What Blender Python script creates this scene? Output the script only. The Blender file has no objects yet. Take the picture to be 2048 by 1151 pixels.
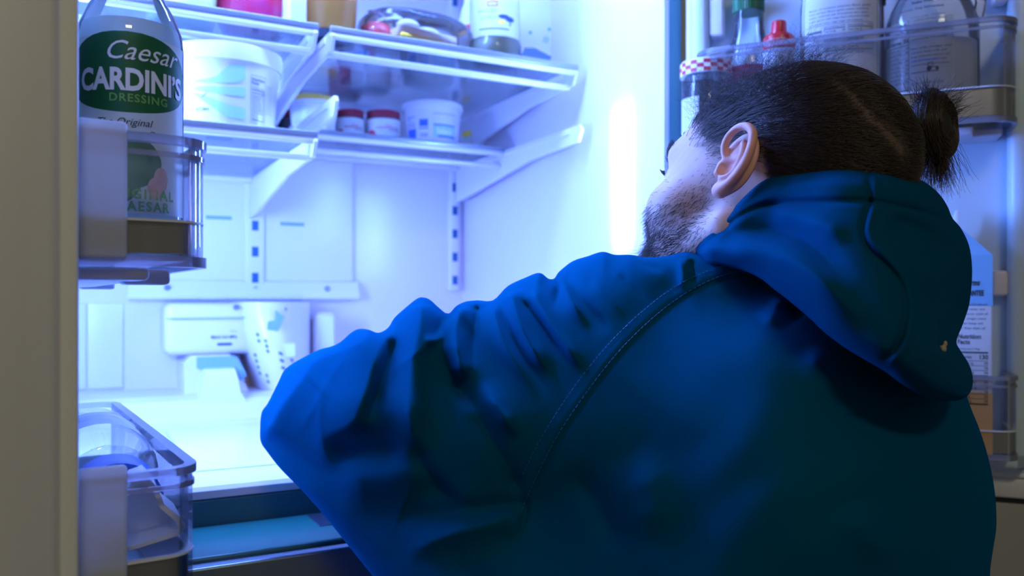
import bpy, bmesh, math, random
import numpy as np
from mathutils import Vector, Matrix

rnd = random.Random(7)
nrs = np.random.RandomState(11)
scene = bpy.context.scene
COL = scene.collection

# ------------------------------------------------------------------ camera
FPX = 1648.0                      # focal length in pixels of a 2048 x 1151 frame
YAW = math.radians(28.0)
HOR = 600.0                       # pixel row of the horizon
CZ = 0.95                         # camera height
FW = np.array([math.sin(YAW), math.cos(YAW), 0.0])
RT = np.array([math.cos(YAW), -math.sin(YAW), 0.0])
UP = np.array([0.0, 0.0, 1.0])
CAM = np.array([0.0, 0.0, CZ])
cam_data = bpy.data.cameras.new('camera')
cam_data.sensor_width = 36.0
cam_data.lens = FPX / 2048 * 36.0
cam_data.shift_y = (HOR - 575.5) / 2048
cam_data.clip_start = 0.01
cam_data.dof.use_dof = True
cam_data.dof.focus_distance = 0.63
cam_data.dof.aperture_fstop = 6.0
cam = bpy.data.objects.new('camera', cam_data)
cam.location = CAM
cam.rotation_euler = (math.pi / 2, 0, -YAW)
COL.objects.link(cam)
scene.camera = cam

# ------------------------------------------------------------------ world, kitchen light, exposure
world = bpy.data.worlds.new('world')
scene.world = world
world.use_nodes = True
world.node_tree.nodes['Background'].inputs[0].default_value = (1.0, 0.98, 0.84, 1)
world.node_tree.nodes['Background'].inputs[1].default_value = 0.088
kl = bpy.data.lights.new('kitchen_ceiling_light', 'AREA')
kl.shape = 'RECTANGLE'
kl.size = 0.5
kl.size_y = 0.18
kl.energy = 8.0
kl.color = (1.0, 0.92, 0.64)
klo = bpy.data.objects.new('kitchen_ceiling_light', kl)
klo.location = (-0.25, -1.35, 2.35)
klo.rotation_euler = (math.radians(38), 0, math.radians(-8))
COL.objects.link(klo)
scene.view_settings.view_transform = 'Standard'
scene.view_settings.look = 'None'
scene.view_settings.gamma = 1.0
scene.view_settings.use_curve_mapping = False
scene.view_settings.exposure = 0.0
LED_COL = (0.146, 0.292, 1.0)
LED_SIDE = 188.0
LED_TOP = 98.0


def P(px, py, d):
    """pixel and depth along the view axis -> world point (array friendly)"""
    px = np.asarray(px, float); py = np.asarray(py, float); d = np.asarray(d, float)
    return CAM + d[..., None] * (FW + ((px - 1024) / FPX)[..., None] * RT + ((HOR - py) / FPX)[..., None] * UP)


def x_at(px, D):
    return D * math.tan(YAW + math.atan((px - 1024) / FPX))


# ------------------------------------------------------------------ materials
MATS = {}


def new_mat(name):
    m = bpy.data.materials.new(name)
    m.use_nodes = True
    nt = m.node_tree
    nt.nodes.clear()
    out = nt.nodes.new('ShaderNodeOutputMaterial')
    MATS[name] = m
    return m, nt, out


def pbr(name, col, rough=0.5, metal=0.0, spec=0.5, bump=None, noise=None, coat=0.0, sss=0.0, sheen=0.0, aniso=None):
    """principled material; bump=(scale,strength); noise=(scale,colour2,amount)"""
    m, nt, out = new_mat(name)
    b = nt.nodes.new('ShaderNodeBsdfPrincipled')
    nt.links.new(b.outputs[0], out.inputs[0])
    b.inputs['Base Color'].default_value = (*col, 1)
    b.inputs['Roughness'].default_value = rough
    b.inputs['Metallic'].default_value = metal
    b.inputs['Specular IOR Level'].default_value = spec
    b.inputs['Coat Weight'].default_value = coat
    if sss:
        b.inputs['Subsurface Weight'].default_value = sss
        b.inputs['Subsurface Radius'].default_value = (0.006, 0.0025, 0.0015)
        b.inputs['Subsurface Scale'].default_value = 1.0
    if sheen:
        b.inputs['Sheen Weight'].default_value = sheen
        b.inputs['Sheen Roughness'].default_value = 0.5
        b.inputs['Sheen Tint'].default_value = (*[min(1, c * 4 + 0.05) for c in col], 1)
    tc = nt.nodes.new('ShaderNodeTexCoord')
    if noise:
        n = nt.nodes.new('ShaderNodeTexNoise')
        n.inputs['Scale'].default_value = noise[0]
        n.inputs['Detail'].default_value = 5
        mp = nt.nodes.new('ShaderNodeMapping')
        if len(noise) > 3:
            mp.inputs['Scale'].default_value = noise[3]
        nt.links.new(tc.outputs['Object'], mp.inputs[0])
        nt.links.new(mp.outputs[0], n.inputs['Vector'])
        mx = nt.nodes.new('ShaderNodeMix')
        mx.data_type = 'RGBA'
        mx.inputs[6].default_value = (*col, 1)
        mx.inputs[7].default_value = (*noise[1], 1)
        rr = nt.nodes.new('ShaderNodeMapRange')
        rr.inputs[1].default_value = 0.35
        rr.inputs[2].default_value = 0.65
        rr.inputs[4].default_value = noise[2]
        nt.links.new(n.outputs[0], rr.inputs[0])
        nt.links.new(rr.outputs[0], mx.inputs[0])
        nt.links.new(mx.outputs[2], b.inputs['Base Color'])
    if bump:
        n2 = nt.nodes.new('ShaderNodeTexNoise')
        n2.inputs['Scale'].default_value = bump[0]
        n2.inputs['Detail'].default_value = 4
        nt.links.new(tc.outputs['Object'], n2.inputs['Vector'])
        bp = nt.nodes.new('ShaderNodeBump')
        bp.inputs['Strength'].default_value = bump[1]
        bp.inputs['Distance'].default_value = bump[2] if len(bump) > 2 else 0.001
        nt.links.new(n2.outputs[0], bp.inputs['Height'])
        nt.links.new(bp.outputs[0], b.inputs['Normal'])
    return m


def clear(name, tint, rough=0.03, ior=1.45, haze=0.0, haze_col=(0.9, 0.93, 1), refl=1.0):
    """thin clear plastic or glass: see-through with a Fresnel reflection and an optional milky share"""
    m, nt, out = new_mat(name)
    t = nt.nodes.new('ShaderNodeBsdfTransparent')
    t.inputs[0].default_value = (*tint, 1)
    g = nt.nodes.new('ShaderNodeBsdfGlossy')
    g.inputs['Roughness'].default_value = rough
    f = nt.nodes.new('ShaderNodeFresnel')
    f.inputs[0].default_value = ior
    mul = nt.nodes.new('ShaderNodeMath')
    mul.operation = 'MULTIPLY'
    mul.inputs[1].default_value = refl
    nt.links.new(f.outputs[0], mul.inputs[0])
    mx = nt.nodes.new('ShaderNodeMixShader')
    nt.links.new(mul.outputs[0], mx.inputs[0])
    last = t
    if haze:
        df = nt.nodes.new('ShaderNodeBsdfDiffuse')
        df.inputs[0].default_value = (*haze_col, 1)
        tl = nt.nodes.new('ShaderNodeBsdfTranslucent')
        tl.inputs[0].default_value = (*haze_col, 1)
        a = nt.nodes.new('ShaderNodeMixShader')
        a.inputs[0].default_value = 0.5
        nt.links.new(df.outputs[0], a.inputs[1])
        nt.links.new(tl.outputs[0], a.inputs[2])
        h = nt.nodes.new('ShaderNodeMixShader')
        h.inputs[0].default_value = haze
        nt.links.new(t.outputs[0], h.inputs[1])
        nt.links.new(a.outputs[0], h.inputs[2])
        last = h
    nt.links.new(last.outputs[0], mx.inputs[1])
    nt.links.new(g.outputs[0], mx.inputs[2])
    nt.links.new(mx.outputs[0], out.inputs[0])
    return m


def emit(name, col, strength):
    m, nt, out = new_mat(name)
    e = nt.nodes.new('ShaderNodeEmission')
    e.inputs[0].default_value = (*col, 1)
    e.inputs[1].default_value = strength
    nt.links.new(e.outputs[0], out.inputs[0])
    return m


pbr('drawer_steel', (0.20, 0.25, 0.30), 0.32, metal=0.85)
pbr('white_plastic', (0.78, 0.73, 0.78), 0.28, bump=(60, 0.02))
pbr('liner', (0.77, 0.70, 0.76), 0.22, bump=(25, 0.03))
pbr('door_liner', (0.66, 0.80, 0.90), 0.3)
pbr('gasket', (0.88, 0.87, 0.82), 0.55)
pbr('stainless', (0.82, 0.80, 0.80), 0.5, metal=0.2, noise=(40, (0.74, 0.72, 0.72), 0.7, (1, 1, 0.04)))
pbr('band_steel', (0.42, 0.40, 0.37), 0.3, metal=0.85, noise=(60, (0.35, 0.33, 0.3), 0.7, (1, 1, 0.03)))
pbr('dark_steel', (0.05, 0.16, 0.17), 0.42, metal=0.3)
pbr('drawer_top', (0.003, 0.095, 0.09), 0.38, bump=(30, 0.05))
pbr('black_rubber', (0.012, 0.013, 0.015), 0.6)
pbr('slot_dark', (0.02, 0.10, 0.22), 0.7)
pbr('shadow_gap', (0.20, 0.36, 0.50), 0.7)
pbr('silver_trim', (0.35, 0.38, 0.42), 0.3, metal=0.6)
pbr('print_ink', (0.02, 0.05, 0.12), 0.6)
pbr('print_black', (0.015, 0.017, 0.02), 0.6)
pbr('print_white', (0.85, 0.87, 0.88), 0.5)
pbr('print_blue', (0.06, 0.16, 0.62), 0.5)
pbr('print_pale_blue', (0.42, 0.68, 0.80), 0.45)
pbr('print_mid_blue', (0.15, 0.42, 0.75), 0.45)
pbr('print_red', (0.55, 0.03, 0.07), 0.5)
pbr('print_green', (0.03, 0.20, 0.055), 0.5)
pbr('print_lime', (0.16, 0.42, 0.09), 0.5)
pbr('leaf_green', (0.06, 0.16, 0.07), 0.5, noise=(70, (0.16, 0.3, 0.14), 0.8))
pbr('garlic_pink', (0.55, 0.33, 0.28), 0.5, noise=(120, (0.7, 0.52, 0.45), 0.8))
pbr('cap_green', (0.008, 0.12, 0.03), 0.4)
pbr('cap_red', (0.62, 0.02, 0.025), 0.3)
pbr('cap_maroon', (0.26, 0.008, 0.03), 0.35)
pbr('cap_yellow', (0.95, 0.62, 0.06), 0.4)
pbr('cap_blue', (0.01, 0.10, 0.55), 0.3)
pbr('cap_teal', (0.02, 0.10, 0.15), 0.35)
pbr('dark_base', (0.01, 0.02, 0.04), 0.4)
pbr('crimson', (0.50, 0.01, 0.05), 0.35, noise=(40, (0.4, 0.03, 0.12), 0.8), bump=(40, 0.4, 0.004))
pbr('lime_tub', (0.55, 0.62, 0.30), 0.4)
pbr('apple_red', (0.75, 0.01, 0.02), 0.25, noise=(50, (0.6, 0.2, 0.12), 0.6))
pbr('cheese', (1.0, 0.62, 0.04), 0.45)
pbr('bread', (0.85, 0.78, 0.66), 0.7, noise=(60, (0.8, 0.65, 0.5), 0.8))
pbr('olive', (0.16, 0.17, 0.04), 0.4, noise=(90, (0.28, 0.26, 0.07), 0.9))
pbr('pickle_dark', (0.05, 0.09, 0.05), 0.35, noise=(60, (0.12, 0.15, 0.07), 0.9))

pbr('brown_sauce', (0.14, 0.06, 0.045), 0.2)
pbr('black_jam', (0.02, 0.02, 0.03), 0.15)
pbr('carton_blue', (0.20, 0.42, 0.62), 0.4)
pbr('carton_orange', (0.72, 0.42, 0.16), 0.45)
pbr('cabinet_paint', (0.52, 0.51, 0.46), 0.5)
pbr('floor_tile', (0.30, 0.27, 0.23), 0.5, noise=(6, (0.26, 0.235, 0.2), 0.8))
pbr('soft_white', (0.78, 0.80, 0.84), 0.5)
clear('shelf_glass', (0.90, 0.965, 0.98), 0.02, 1.45, haze=0.05, haze_col=(0.75, 0.9, 1.0), refl=0.8)
clear('clear_plastic', (0.98, 0.985, 1.0), 0.03, 1.42, haze=0.025, haze_col=(0.8, 0.85, 1.0), refl=0.7)
clear('rim_plastic', (0.86, 0.88, 1.0), 0.06, 1.5, haze=0.34, haze_col=(0.86, 0.88, 1.0))
clear('bottle_glass', (0.97, 0.985, 0.985), 0.02, 1.45, haze=0.08, haze_col=(0.8, 0.9, 0.95))
clear('jug_plastic', (0.97, 0.975, 0.98), 0.08, 1.42, haze=0.22, haze_col=(0.85, 0.87, 0.88))
clear('clear_label', (0.97, 0.97, 0.97), 0.12, 1.4, haze=0.4, haze_col=(0.9, 0.9, 0.9))
clear('clear_bag', (0.93, 0.92, 0.97), 0.08, 1.45, haze=0.07, haze_col=(0.85, 0.82, 0.95))


def glowy(name, col, mix, rough=0.4):
    """paper, milk and creamy fills: part of the light passes through"""
    m, nt, out = new_mat(name)
    b = nt.nodes.new('ShaderNodeBsdfPrincipled')
    b.inputs['Base Color'].default_value = (*col, 1)
    b.inputs['Roughness'].default_value = rough
    t = nt.nodes.new('ShaderNodeBsdfTranslucent')
    t.inputs[0].default_value = (*col, 1)
    x = nt.nodes.new('ShaderNodeMixShader')
    x.inputs[0].default_value = mix
    nt.links.new(b.outputs[0], x.inputs[1])
    nt.links.new(t.outputs[0], x.inputs[2])
    nt.links.new(x.outputs[0], out.inputs[0])
    return m


glowy('garlic_paste', (0.62, 0.62, 0.42), 0.5)
glowy('grey_cap', (0.90, 0.93, 0.98), 0.55)
glowy('dressing', (0.80, 0.84, 0.78), 0.6)
glowy('label_cream', (0.86, 0.85, 0.76), 0.45)
glowy('label_green', (0.015, 0.17, 0.045), 0.35)
glowy('label_white', (0.86, 0.87, 0.86), 0.35)
glowy('milk', (0.84, 0.84, 0.80), 0.5)
glowy('tan_drink', (0.95, 0.55, 0.10), 0.4)
emit('led_lens', LED_COL, LED_SIDE)
emit('led_panel', LED_COL, LED_TOP)


# ------------------------------------------------------------------ mesh helpers
def mesh_obj(name, verts, faces, mat, parent=None, smooth=False, autosmooth=None):
    me = bpy.data.meshes.new(name)
    me.from_pydata([tuple(v) for v in verts] if not isinstance(verts, np.ndarray) else verts.tolist(), [],
                   faces if not isinstance(faces, np.ndarray) else faces.tolist())
    me.validate()
    me.update()
    if mat is not None:
        me.materials.append(MATS[mat] if isinstance(mat, str) else mat)
    if smooth or autosmooth is not None:
        me.polygons.foreach_set('use_smooth', [True] * len(me.polygons))
        if autosmooth is not None:
            try:
                me.set_sharp_from_angle(angle=math.radians(autosmooth))
            except Exception:
                pass
    o = bpy.data.objects.new(name, me)
    COL.objects.link(o)
    if parent is not None:
        o.parent = parent
    return o


def root(name, loc, rz, label, cat, group=None):
    e = bpy.data.objects.new(name, None)
    e.empty_display_size = 0.02
    e.location = loc
    e.rotation_euler = (0, 0, rz)
    COL.objects.link(e)
    tag(e, label, cat, group)
    return e


def tag(o, label, cat, group=None):
    o['label'] = label
    o['category'] = cat
    if group:
        o['group'] = group
    return o


class MB:
    """collects shapes into one mesh"""
    def __init__(self):
        self.v = []
        self.f = []

    def add(self, v, f):
        n = len(self.v)
        self.v += [tuple(map(float, p)) for p in v]
        self.f += [tuple(int(i) + n for i in q) for q in f]
        return self

    def box(self, x0, x1, y0, y1, z0, z1, r=0.0):
        if r <= 0:
            v = [(x0, y0, z0), (x1, y0, z0), (x1, y1, z0), (x0, y1, z0), (x0, y0, z1), (x1, y0, z1), (x1, y1, z1), (x0, y1, z1)]
            return self.add(v, [(0, 3, 2, 1), (4, 5, 6, 7), (0, 1, 5, 4), (1, 2, 6, 5), (2, 3, 7, 6), (3, 0, 4, 7)])
        bm = bmesh.new()
        bmesh.ops.create_cube(bm, size=1.0)
        for q in bm.verts:
            q.co = Vector(((x0 + x1) / 2 + q.co.x * (x1 - x0), (y0 + y1) / 2 + q.co.y * (y1 - y0), (z0 + z1) / 2 + q.co.z * (z1 - z0)))
        r = min(r, 0.49 * min(abs(x1 - x0), abs(y1 - y0), abs(z1 - z0)))
        bmesh.ops.bevel(bm, geom=bm.edges[:], offset=r, segments=3, affect='EDGES', profile=0.5)
        bm.verts.index_update()
        self.add([q.co for q in bm.verts], [[w.index for w in f.verts] for f in bm.faces])
        bm.free()
        return self

    def prism(self, poly, axis, t0, t1):
        """polygon of 2-D points extruded along axis ('x','y','z'); 2-D = the other two axes in order"""
        n = len(poly)
        def mk(p, t):
            return {'x': (t, p[0], p[1]), 'y': (p[0], t, p[1]), 'z': (p[0], p[1], t)}[axis]
        v = [mk(p, t0) for p in poly] + [mk(p, t1) for p in poly]
        f = [tuple(range(n - 1, -1, -1)), tuple(range(n, 2 * n))] + [(i, (i + 1) % n, n + (i + 1) % n, n + i) for i in range(n)]
        return self.add(v, f)

    def tube(self, pts, r, k=8, caps=True):
        pts = [Vector(p) for p in pts]
        rs = r if isinstance(r, (list, tuple, np.ndarray)) else [r] * len(pts)
        v, f = [], []
        prev = None
        for i, p in enumerate(pts):
            t = (pts[min(i + 1, len(pts) - 1)] - pts[max(i - 1, 0)]).normalized()
            if prev is None:
                a = t.orthogonal().normalized()
            else:
                a = (prev - t * prev.dot(t)).normalized()
            prev = a
            b = t.cross(a)
            for j in range(k):
                an = 2 * math.pi * j / k
                v.append(p + (a * math.cos(an) + b * math.sin(an)) * rs[i])
        for i in range(len(pts) - 1):
            for j in range(k):
                f.append((i * k + j, i * k + (j + 1) % k, (i + 1) * k + (j + 1) % k, (i + 1) * k + j))
        if caps:
            f.append(tuple(range(k - 1, -1, -1)))
            f.append(tuple((len(pts) - 1) * k + j for j in range(k)))
        return self.add(v, f)

    def lathe(self, prof, seg=40, cx=0, cy=0, sx=1, sy=1, close=True):
        v, f = [], []
        n = len(prof)
        for (r, z) in prof:
            for j in range(seg):
                a = 2 * math.pi * j / seg
                v.append((cx + r * sx * math.cos(a), cy + r * sy * math.sin(a), z))
        for i in range(n - 1):
            for j in range(seg):
                f.append((i * seg + j, i * seg + (j + 1) % seg, (i + 1) * seg + (j + 1) % seg, (i + 1) * seg + j))
        if close:
            f.append(tuple(range(seg - 1, -1, -1)))
            f.append(tuple((n - 1) * seg + j for j in range(seg)))
        return self.add(v, f)

    def ellipsoid(self, c, r, u=20, w=12):
        v, f = [], []
        for i in range(1, w):
            t = math.pi * i / w
            for j in range(u):
                a = 2 * math.pi * j / u
                v.append((c[0] + r[0] * math.sin(t) * math.cos(a), c[1] + r[1] * math.sin(t) * math.sin(a), c[2] - r[2] * math.cos(t)))
        for i in range(w - 2):
            for j in range(u):
                f.append((i * u + j, i * u + (j + 1) % u, (i + 1) * u + (j + 1) % u, (i + 1) * u + j))
        n = len(v)
        v += [(c[0], c[1], c[2] - r[2]), (c[0], c[1], c[2] + r[2])]
        for j in range(u):
            f.append((n, (j + 1) % u, j))
            f.append((n + 1, (w - 2) * u + j, (w - 2) * u + (j + 1) % u))
        return self.add(v, f)

    def build(self, name, mat, parent=None, smooth=None, kind=None):
        o = mesh_obj(name, self.v, self.f, mat, parent, autosmooth=smooth)
        if kind:
            o['kind'] = kind
        return o


# text and flat print -------------------------------------------------
_tcache = {}


def text2d(body, size, shear=0.0, bold=0.0, space=1.0, wide=1.0):
    key = (body, shear, bold, space)
    if key not in _tcache:
        cu = bpy.data.curves.new('t', 'FONT')
        cu.body = body
        cu.size = 1.0
        cu.shear = shear
        cu.offset = bold
        cu.space_character = space
        cu.resolution_u = 3
        o = bpy.data.objects.new('t', cu)
        COL.objects.link(o)
        dg = bpy.context.evaluated_depsgraph_get()
        me = o.evaluated_get(dg).to_mesh()
        v = np.array([p.co[:2] for p in me.vertices]) if len(me.vertices) else np.zeros((0, 2))
        f = [tuple(p.vertices) for p in me.polygons]
        o.evaluated_get(dg).to_mesh_clear()
        bpy.data.objects.remove(o)
        bpy.data.curves.remove(cu)
        _tcache[key] = (v, f)
    v, f = _tcache[key]
    v = v * size
    v = v * np.array([wide, 1.0])
    return v, f


def rect2d(x0, x1, y0, y1, n=1, m=1):
    v = [(x0 + (x1 - x0) * i / n, y0 + (y1 - y0) * j / m) for j in range(m + 1) for i in range(n + 1)]
    f = [(j * (n + 1) + i, j * (n + 1) + i + 1, (j + 1) * (n + 1) + i + 1, (j + 1) * (n + 1) + i) for j in range(m) for i in range(n)]
    return np.array(v), f


def ell2d(cx, cy, rx, ry, n=32, rings=6, power=2.0):
    v = [(cx, cy)]
    f = []
    for k in range(1, rings + 1):
        for j in range(n):
            a = 2 * math.pi * j / n
            c, s = math.cos(a), math.sin(a)
            v.append((cx + rx * k / rings * math.copysign(abs(c) ** (2 / power), c), cy + ry * k / rings * math.copysign(abs(s) ** (2 / power), s)))
    for j in range(n):
        f.append((0, 1 + j, 1 + (j + 1) % n))
    for k in range(rings - 1):
        for j in range(n):
            a, b = 1 + k * n, 1 + (k + 1) * n
            f.append((a + j, b + j, b + (j + 1) % n, a + (j + 1) % n))
    return np.array(v), f


class Print:
    """flat print collected in label coordinates (metres, x to the reader's right, y up), mapped on a surface"""
    def __init__(self):
        self.v = []
        self.f = []

    def add(self, vf, dx=0, dy=0):
        v, f = vf
        n = len(self.v)
        self.v += [(p[0] + dx, p[1] + dy) for p in v]
        self.f += [tuple(i + n for i in q) for q in f]
        return self

    def text(self, s, x, y, size, **k):
        al = k.pop('align', 'l')
        v, f = text2d(s, size, **k)
        if len(v) and al != 'l':
            w = v[:, 0].max()
            v = v - np.array([w / 2 if al == 'c' else w, 0])
        return self.add((v, f), x, y)

    def rect(self, x0, x1, y0, y1, n=4, m=1):
        return self.add(rect2d(x0, x1, y0, y1, n, m))

    def frame(self, x0, x1, y0, y1, t):
        return self.rect(x0, x1, y0, y0 + t).rect(x0, x1, y1 - t, y1).rect(x0, x0 + t, y0, y1, 1, 6).rect(x1 - t, x1, y0, y1, 1, 6)

    def wrap(self, name, mat, parent, R, th=0.0, off=0.0004, z0=0.0, cx=0, cy=0, sx=1, sy=1):
        """on a turned body: R(z) or number, th = direction (radians, -pi/2 = local -y) of x = 0"""
        vs = []
        for (x, y) in self.v:
            z = y + z0
            r = (R(z) if callable(R) else R)
            a = th + x / r
            r += off
            vs.append((cx + r * sx * math.cos(a), cy + r * sy * math.sin(a), z))
        return mesh_obj(name, vs, self.f, mat, parent, smooth=True)

    def plane(self, name, mat, parent, o, ex, ey, off=0.0004):
        o, ex, ey = Vector(o), Vector(ex).normalized(), Vector(ey).normalized()
        n = ex.cross(ey)
        return mesh_obj(name, [o + ex * x + ey * y + n * off for (x, y) in self.v], self.f, mat, parent)


def nutrition(pr, x, y, w, rows=9, s=0.0035, title=True, cal='130'):
    """a nutrition panel hanging from its upper left corner"""
    yy = y
    if title:
        pr.text('Nutrition', x, yy - s * 1.6, s * 1.9, bold=0.02)
        pr.text('Facts', x, yy - s * 3.3, s * 1.9, bold=0.02)
        yy -= s * 4.1
    pr.text('Serving size 2 Tbsp', x, yy - s, s * 0.9)
    yy -= s * 1.5
    pr.rect(x, x + w, yy - s * 0.5, yy - s * 0.1)
    yy -= s * 0.8
    pr.text('Calories', x, yy - s * 1.3, s * 1.3, bold=0.015)
    pr.text(cal, x + w, yy - s * 1.5, s * 1.9, bold=0.02, align='r')
    yy -= s * 2.0
    for i, t in enumerate(['Total Fat 1g', 'Sat. Fat 0g', 'Trans Fat 0g', 'Cholest. 0mg', 'Sodium 30mg', 'Total Carb. 5g', 'Fiber 1g', 'Sugars 4g', 'Protein 1g', 'Vitamin D', 'Calcium', 'Iron'][:rows]):
        pr.rect(x, x + w, yy - s * 0.12, yy, 3)
        pr.text(t, x, yy - s * 1.1, s, bold=0.01)
        pr.text('%d%%' % ((i * 3) % 8), x + w, yy - s * 1.1, s, bold=0.01, align='r')
        yy -= s * 1.45
    pr.rect(x, x + w, yy - s * 0.4, yy)
    return yy


def fine_print(pr, x, y, w, rows, s, seed=0, gap=1.45):
    r = random.Random(seed)
    words = ['water', 'milk', 'cream', 'sugar', 'salt', 'enzymes', 'cultured', 'contains', 'less', 'than', 'of', 'natural', 'flavor', 'keep', 'cold', 'and', 'vinegar', 'oil', 'garlic', 'spice']
    for i in range(rows):
        line = ''
        while len(line) * s * 0.5 < w * 0.86:
            line += r.choice(words) + ' '
        v, f = text2d(line, s)
        if len(v):
            k = w * r.uniform(0.85, 1.0) / max(v[:, 0].max(), 1e-6)
            pr.add((v * np.array([k, 1]), f), x, y - s * gap * (i + 1))
    return y - s * gap * rows


def adopt(o, r):
    """parent o (built in world coordinates) to the root r, keeping it where it is"""
    o.parent = r
    o.matrix_parent_inverse = (Matrix.Translation(r.location) @ Matrix.Rotation(r.rotation_euler[2], 4, 'Z')).inverted()
    return o


# ------------------------------------------------------------------ kitchen floor and cabinet beside the refrigerator
fl = MB().box(-2.2, 3.2, -2.6, 2.0, -0.02, 0.0).build('floor', 'floor_tile')
fl['kind'] = 'structure'

# ------------------------------------------------------------------ refrigerator
XL, XR, FR, BK, ZF, ZC = -0.13, 0.715, 0.90, 1.56, 0.757, 1.62
fridge = root('refrigerator', (0.2925, FR, 0), 0, 'open french door refrigerator with bright white interior the person leans into', 'refrigerator')


def F(mb, name, mat, smooth=None, parent=None):
    o = mb.build(name, mat, None, smooth)
    adopt(o, fridge)
    return o


def sub(mb, name, mat, par, smooth=None):
    """a sub-part in world coordinates under a part that sits at the refrigerator root"""
    return mb.build(name, mat, par, smooth)


XC = (XL + XR) / 2
F(MB().box(XL - 0.03, XL - 0.008, FR, BK + 0.06, 0.0, ZC + 0.08).box(XR + 0.008, XR + 0.03, FR, BK + 0.06, 0.0, ZC + 0.08)
  .box(XL - 0.03, XR + 0.03, FR, BK + 0.06, ZC + 0.008, ZC + 0.08).box(XL - 0.03, XR + 0.03, BK + 0.008, BK + 0.06, 0.0, ZC + 0.08)
  .box(XL - 0.03, XR + 0.03, FR + 0.02, BK + 0.06, 0.0, 0.05), 'outer_shell', 'dark_steel')
F(MB().box(XL - 0.008, XL, FR, BK, ZF - 0.03, ZC), 'side_wall', 'liner')
F(MB().box(XR, XR + 0.008, FR, BK, ZF - 0.03, ZC), 'side_wall', 'liner')
F(MB().box(XL, XR, FR, BK, ZC, ZC + 0.008), 'inner_ceiling', 'liner')
bw = F(MB().box(XL, XR, BK, BK + 0.008, ZF, ZC), 'back_panel', 'liner')
# the floor: flat, then rising to a ledge at the rear
prof = [(FR, ZF - 0.012), (FR, ZF - 0.004), (FR + 0.004, ZF), (1.34, ZF), (1.37, ZF + 0.004), (1.41, ZF + 0.032), (1.44, ZF + 0.038), (BK, ZF + 0.040), (BK, ZF - 0.012)]
inner_floor = F(MB().prism(prof, 'x', XL, XR), 'inner_floor', 'liner')
sub(MB().box(x_at(345, 1.2), x_at(345, 1.2) + 0.0015, 1.13, 1.30, ZF, ZF + 0.0006).box(x_at(330, 1.1), x_at(330, 1.1) + 0.0015, 1.05, 1.32, ZF, ZF + 0.0006)
    .box(0.02, 0.40, 0.985, 0.9865, ZF, ZF + 0.0006), 'floor_score', 'shadow_gap', inner_floor)
# front rail below the floor, drawer below
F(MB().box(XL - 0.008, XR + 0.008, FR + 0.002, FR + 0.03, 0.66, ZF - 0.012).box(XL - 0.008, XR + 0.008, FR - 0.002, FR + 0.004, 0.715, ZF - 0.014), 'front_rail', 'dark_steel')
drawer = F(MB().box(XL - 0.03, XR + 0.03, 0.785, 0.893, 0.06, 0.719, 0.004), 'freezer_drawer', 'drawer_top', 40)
sub(MB().box(XL - 0.03, XR + 0.03, 0.779, 0.786, 0.06, 0.714), 'drawer_seal', 'black_rubber', drawer)
sub(MB().box(XL - 0.03, XR + 0.03, 0.765, 0.780, 0.06, 0.7155, 0.003), 'drawer_front', 'drawer_steel', drawer, 40)
sub(MB().tube([(XL + 0.05, 0.72, 0.655), (XR - 0.05, 0.72, 0.655)], 0.012, 12).tube([(XL + 0.09, 0.72, 0.655), (XL + 0.09, 0.77, 0.655)], 0.009, 8)
    .tube([(XR - 0.09, 0.72, 0.655), (XR - 0.09, 0.77, 0.655)], 0.009, 8), 'drawer_handle', 'drawer_steel', drawer, 40)
sx = x_at(655, 0.86)
sub(MB().box(sx - 0.015, sx + 0.02, 0.835, 0.885, 0.7185, 0.7198, 0.0004), 'dark_patch', 'dark_base', drawer)  # thin dark rectangle on the drawer top

# rear wall: raised duct panel, ladder rails with slots, ledge, screws
XRAIL = (0.292, 0.690)
dp = F(MB().box(x_at(262, 1.55), x_at(708, 1.55), BK - 0.008, BK + 0.001, 0.985, 1.60, 0.006), 'duct_panel', 'white_plastic', 40)
for pxx, z in ((438, 1.095), (585, 1.089)):
    xx = x_at(pxx, 1.55)
    sub(MB().box(xx - 0.022, xx + 0.022, BK - 0.0092, BK - 0.0075, z, z + 0.006), 'air_slot', 'shadow_gap', dp)
lg = F(MB().prism([(BK - 0.022, 0.957), (BK - 0.012, 0.984), (BK, 0.990), (BK, 0.952), (BK - 0.020, 0.952)], 'x', x_at(255, 1.55), x_at(715, 1.55)), 'duct_ledge', 'white_plastic')
for i in range(13):
    xx = x_at(385, 1.54) + i * 0.016
    sub(MB().box(xx, xx + 0.008, BK - 0.0228, BK - 0.018, 0.953, 0.962), 'ledge_tooth', 'white_plastic', lg)
for pxx in (335, 655):
    xx = x_at(pxx, 1.54)
    o = MB().tube([(xx, BK - 0.020, 0.972), (xx, BK - 0.015, 0.972)], 0.0055, 12)
    sub(o, 'screw', 'silver_trim', lg)
for xr in XRAIL + (-0.105,):
    w = 0.017 if abs(xr - 0.292) < 0.01 else 0.011
    rl = F(MB().box(xr - w, xr + w, BK - 0.0135, BK + 0.001, 0.962 if w > 0.012 else 0.97, 1.60, 0.003), 'ladder_rail', 'white_plastic', 40)
    for k in range(14):
        z = 0.991 + 0.0475 * k
        if z < 1.58:
            sub(MB().box(xr - 0.0058, xr + 0.0058, BK - 0.0142, BK - 0.012, z - 0.009, z + 0.009), 'rail_slot', 'slot_dark', rl)
    if w > 0.012:
        sub(MB().tube([(xr, BK - 0.0165, 0.970), (xr, BK - 0.012, 0.970)], 0.0055, 12), 'screw', 'silver_trim', rl)
for x0, x1 in ((0.02, 0.075), (-0.12, 0.018)):
    F(MB().box(x0, x1, BK - 0.004, BK + 0.001, 0.80, 0.945, 0.003), 'rear_skirt', 'white_plastic', 40)

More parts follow.
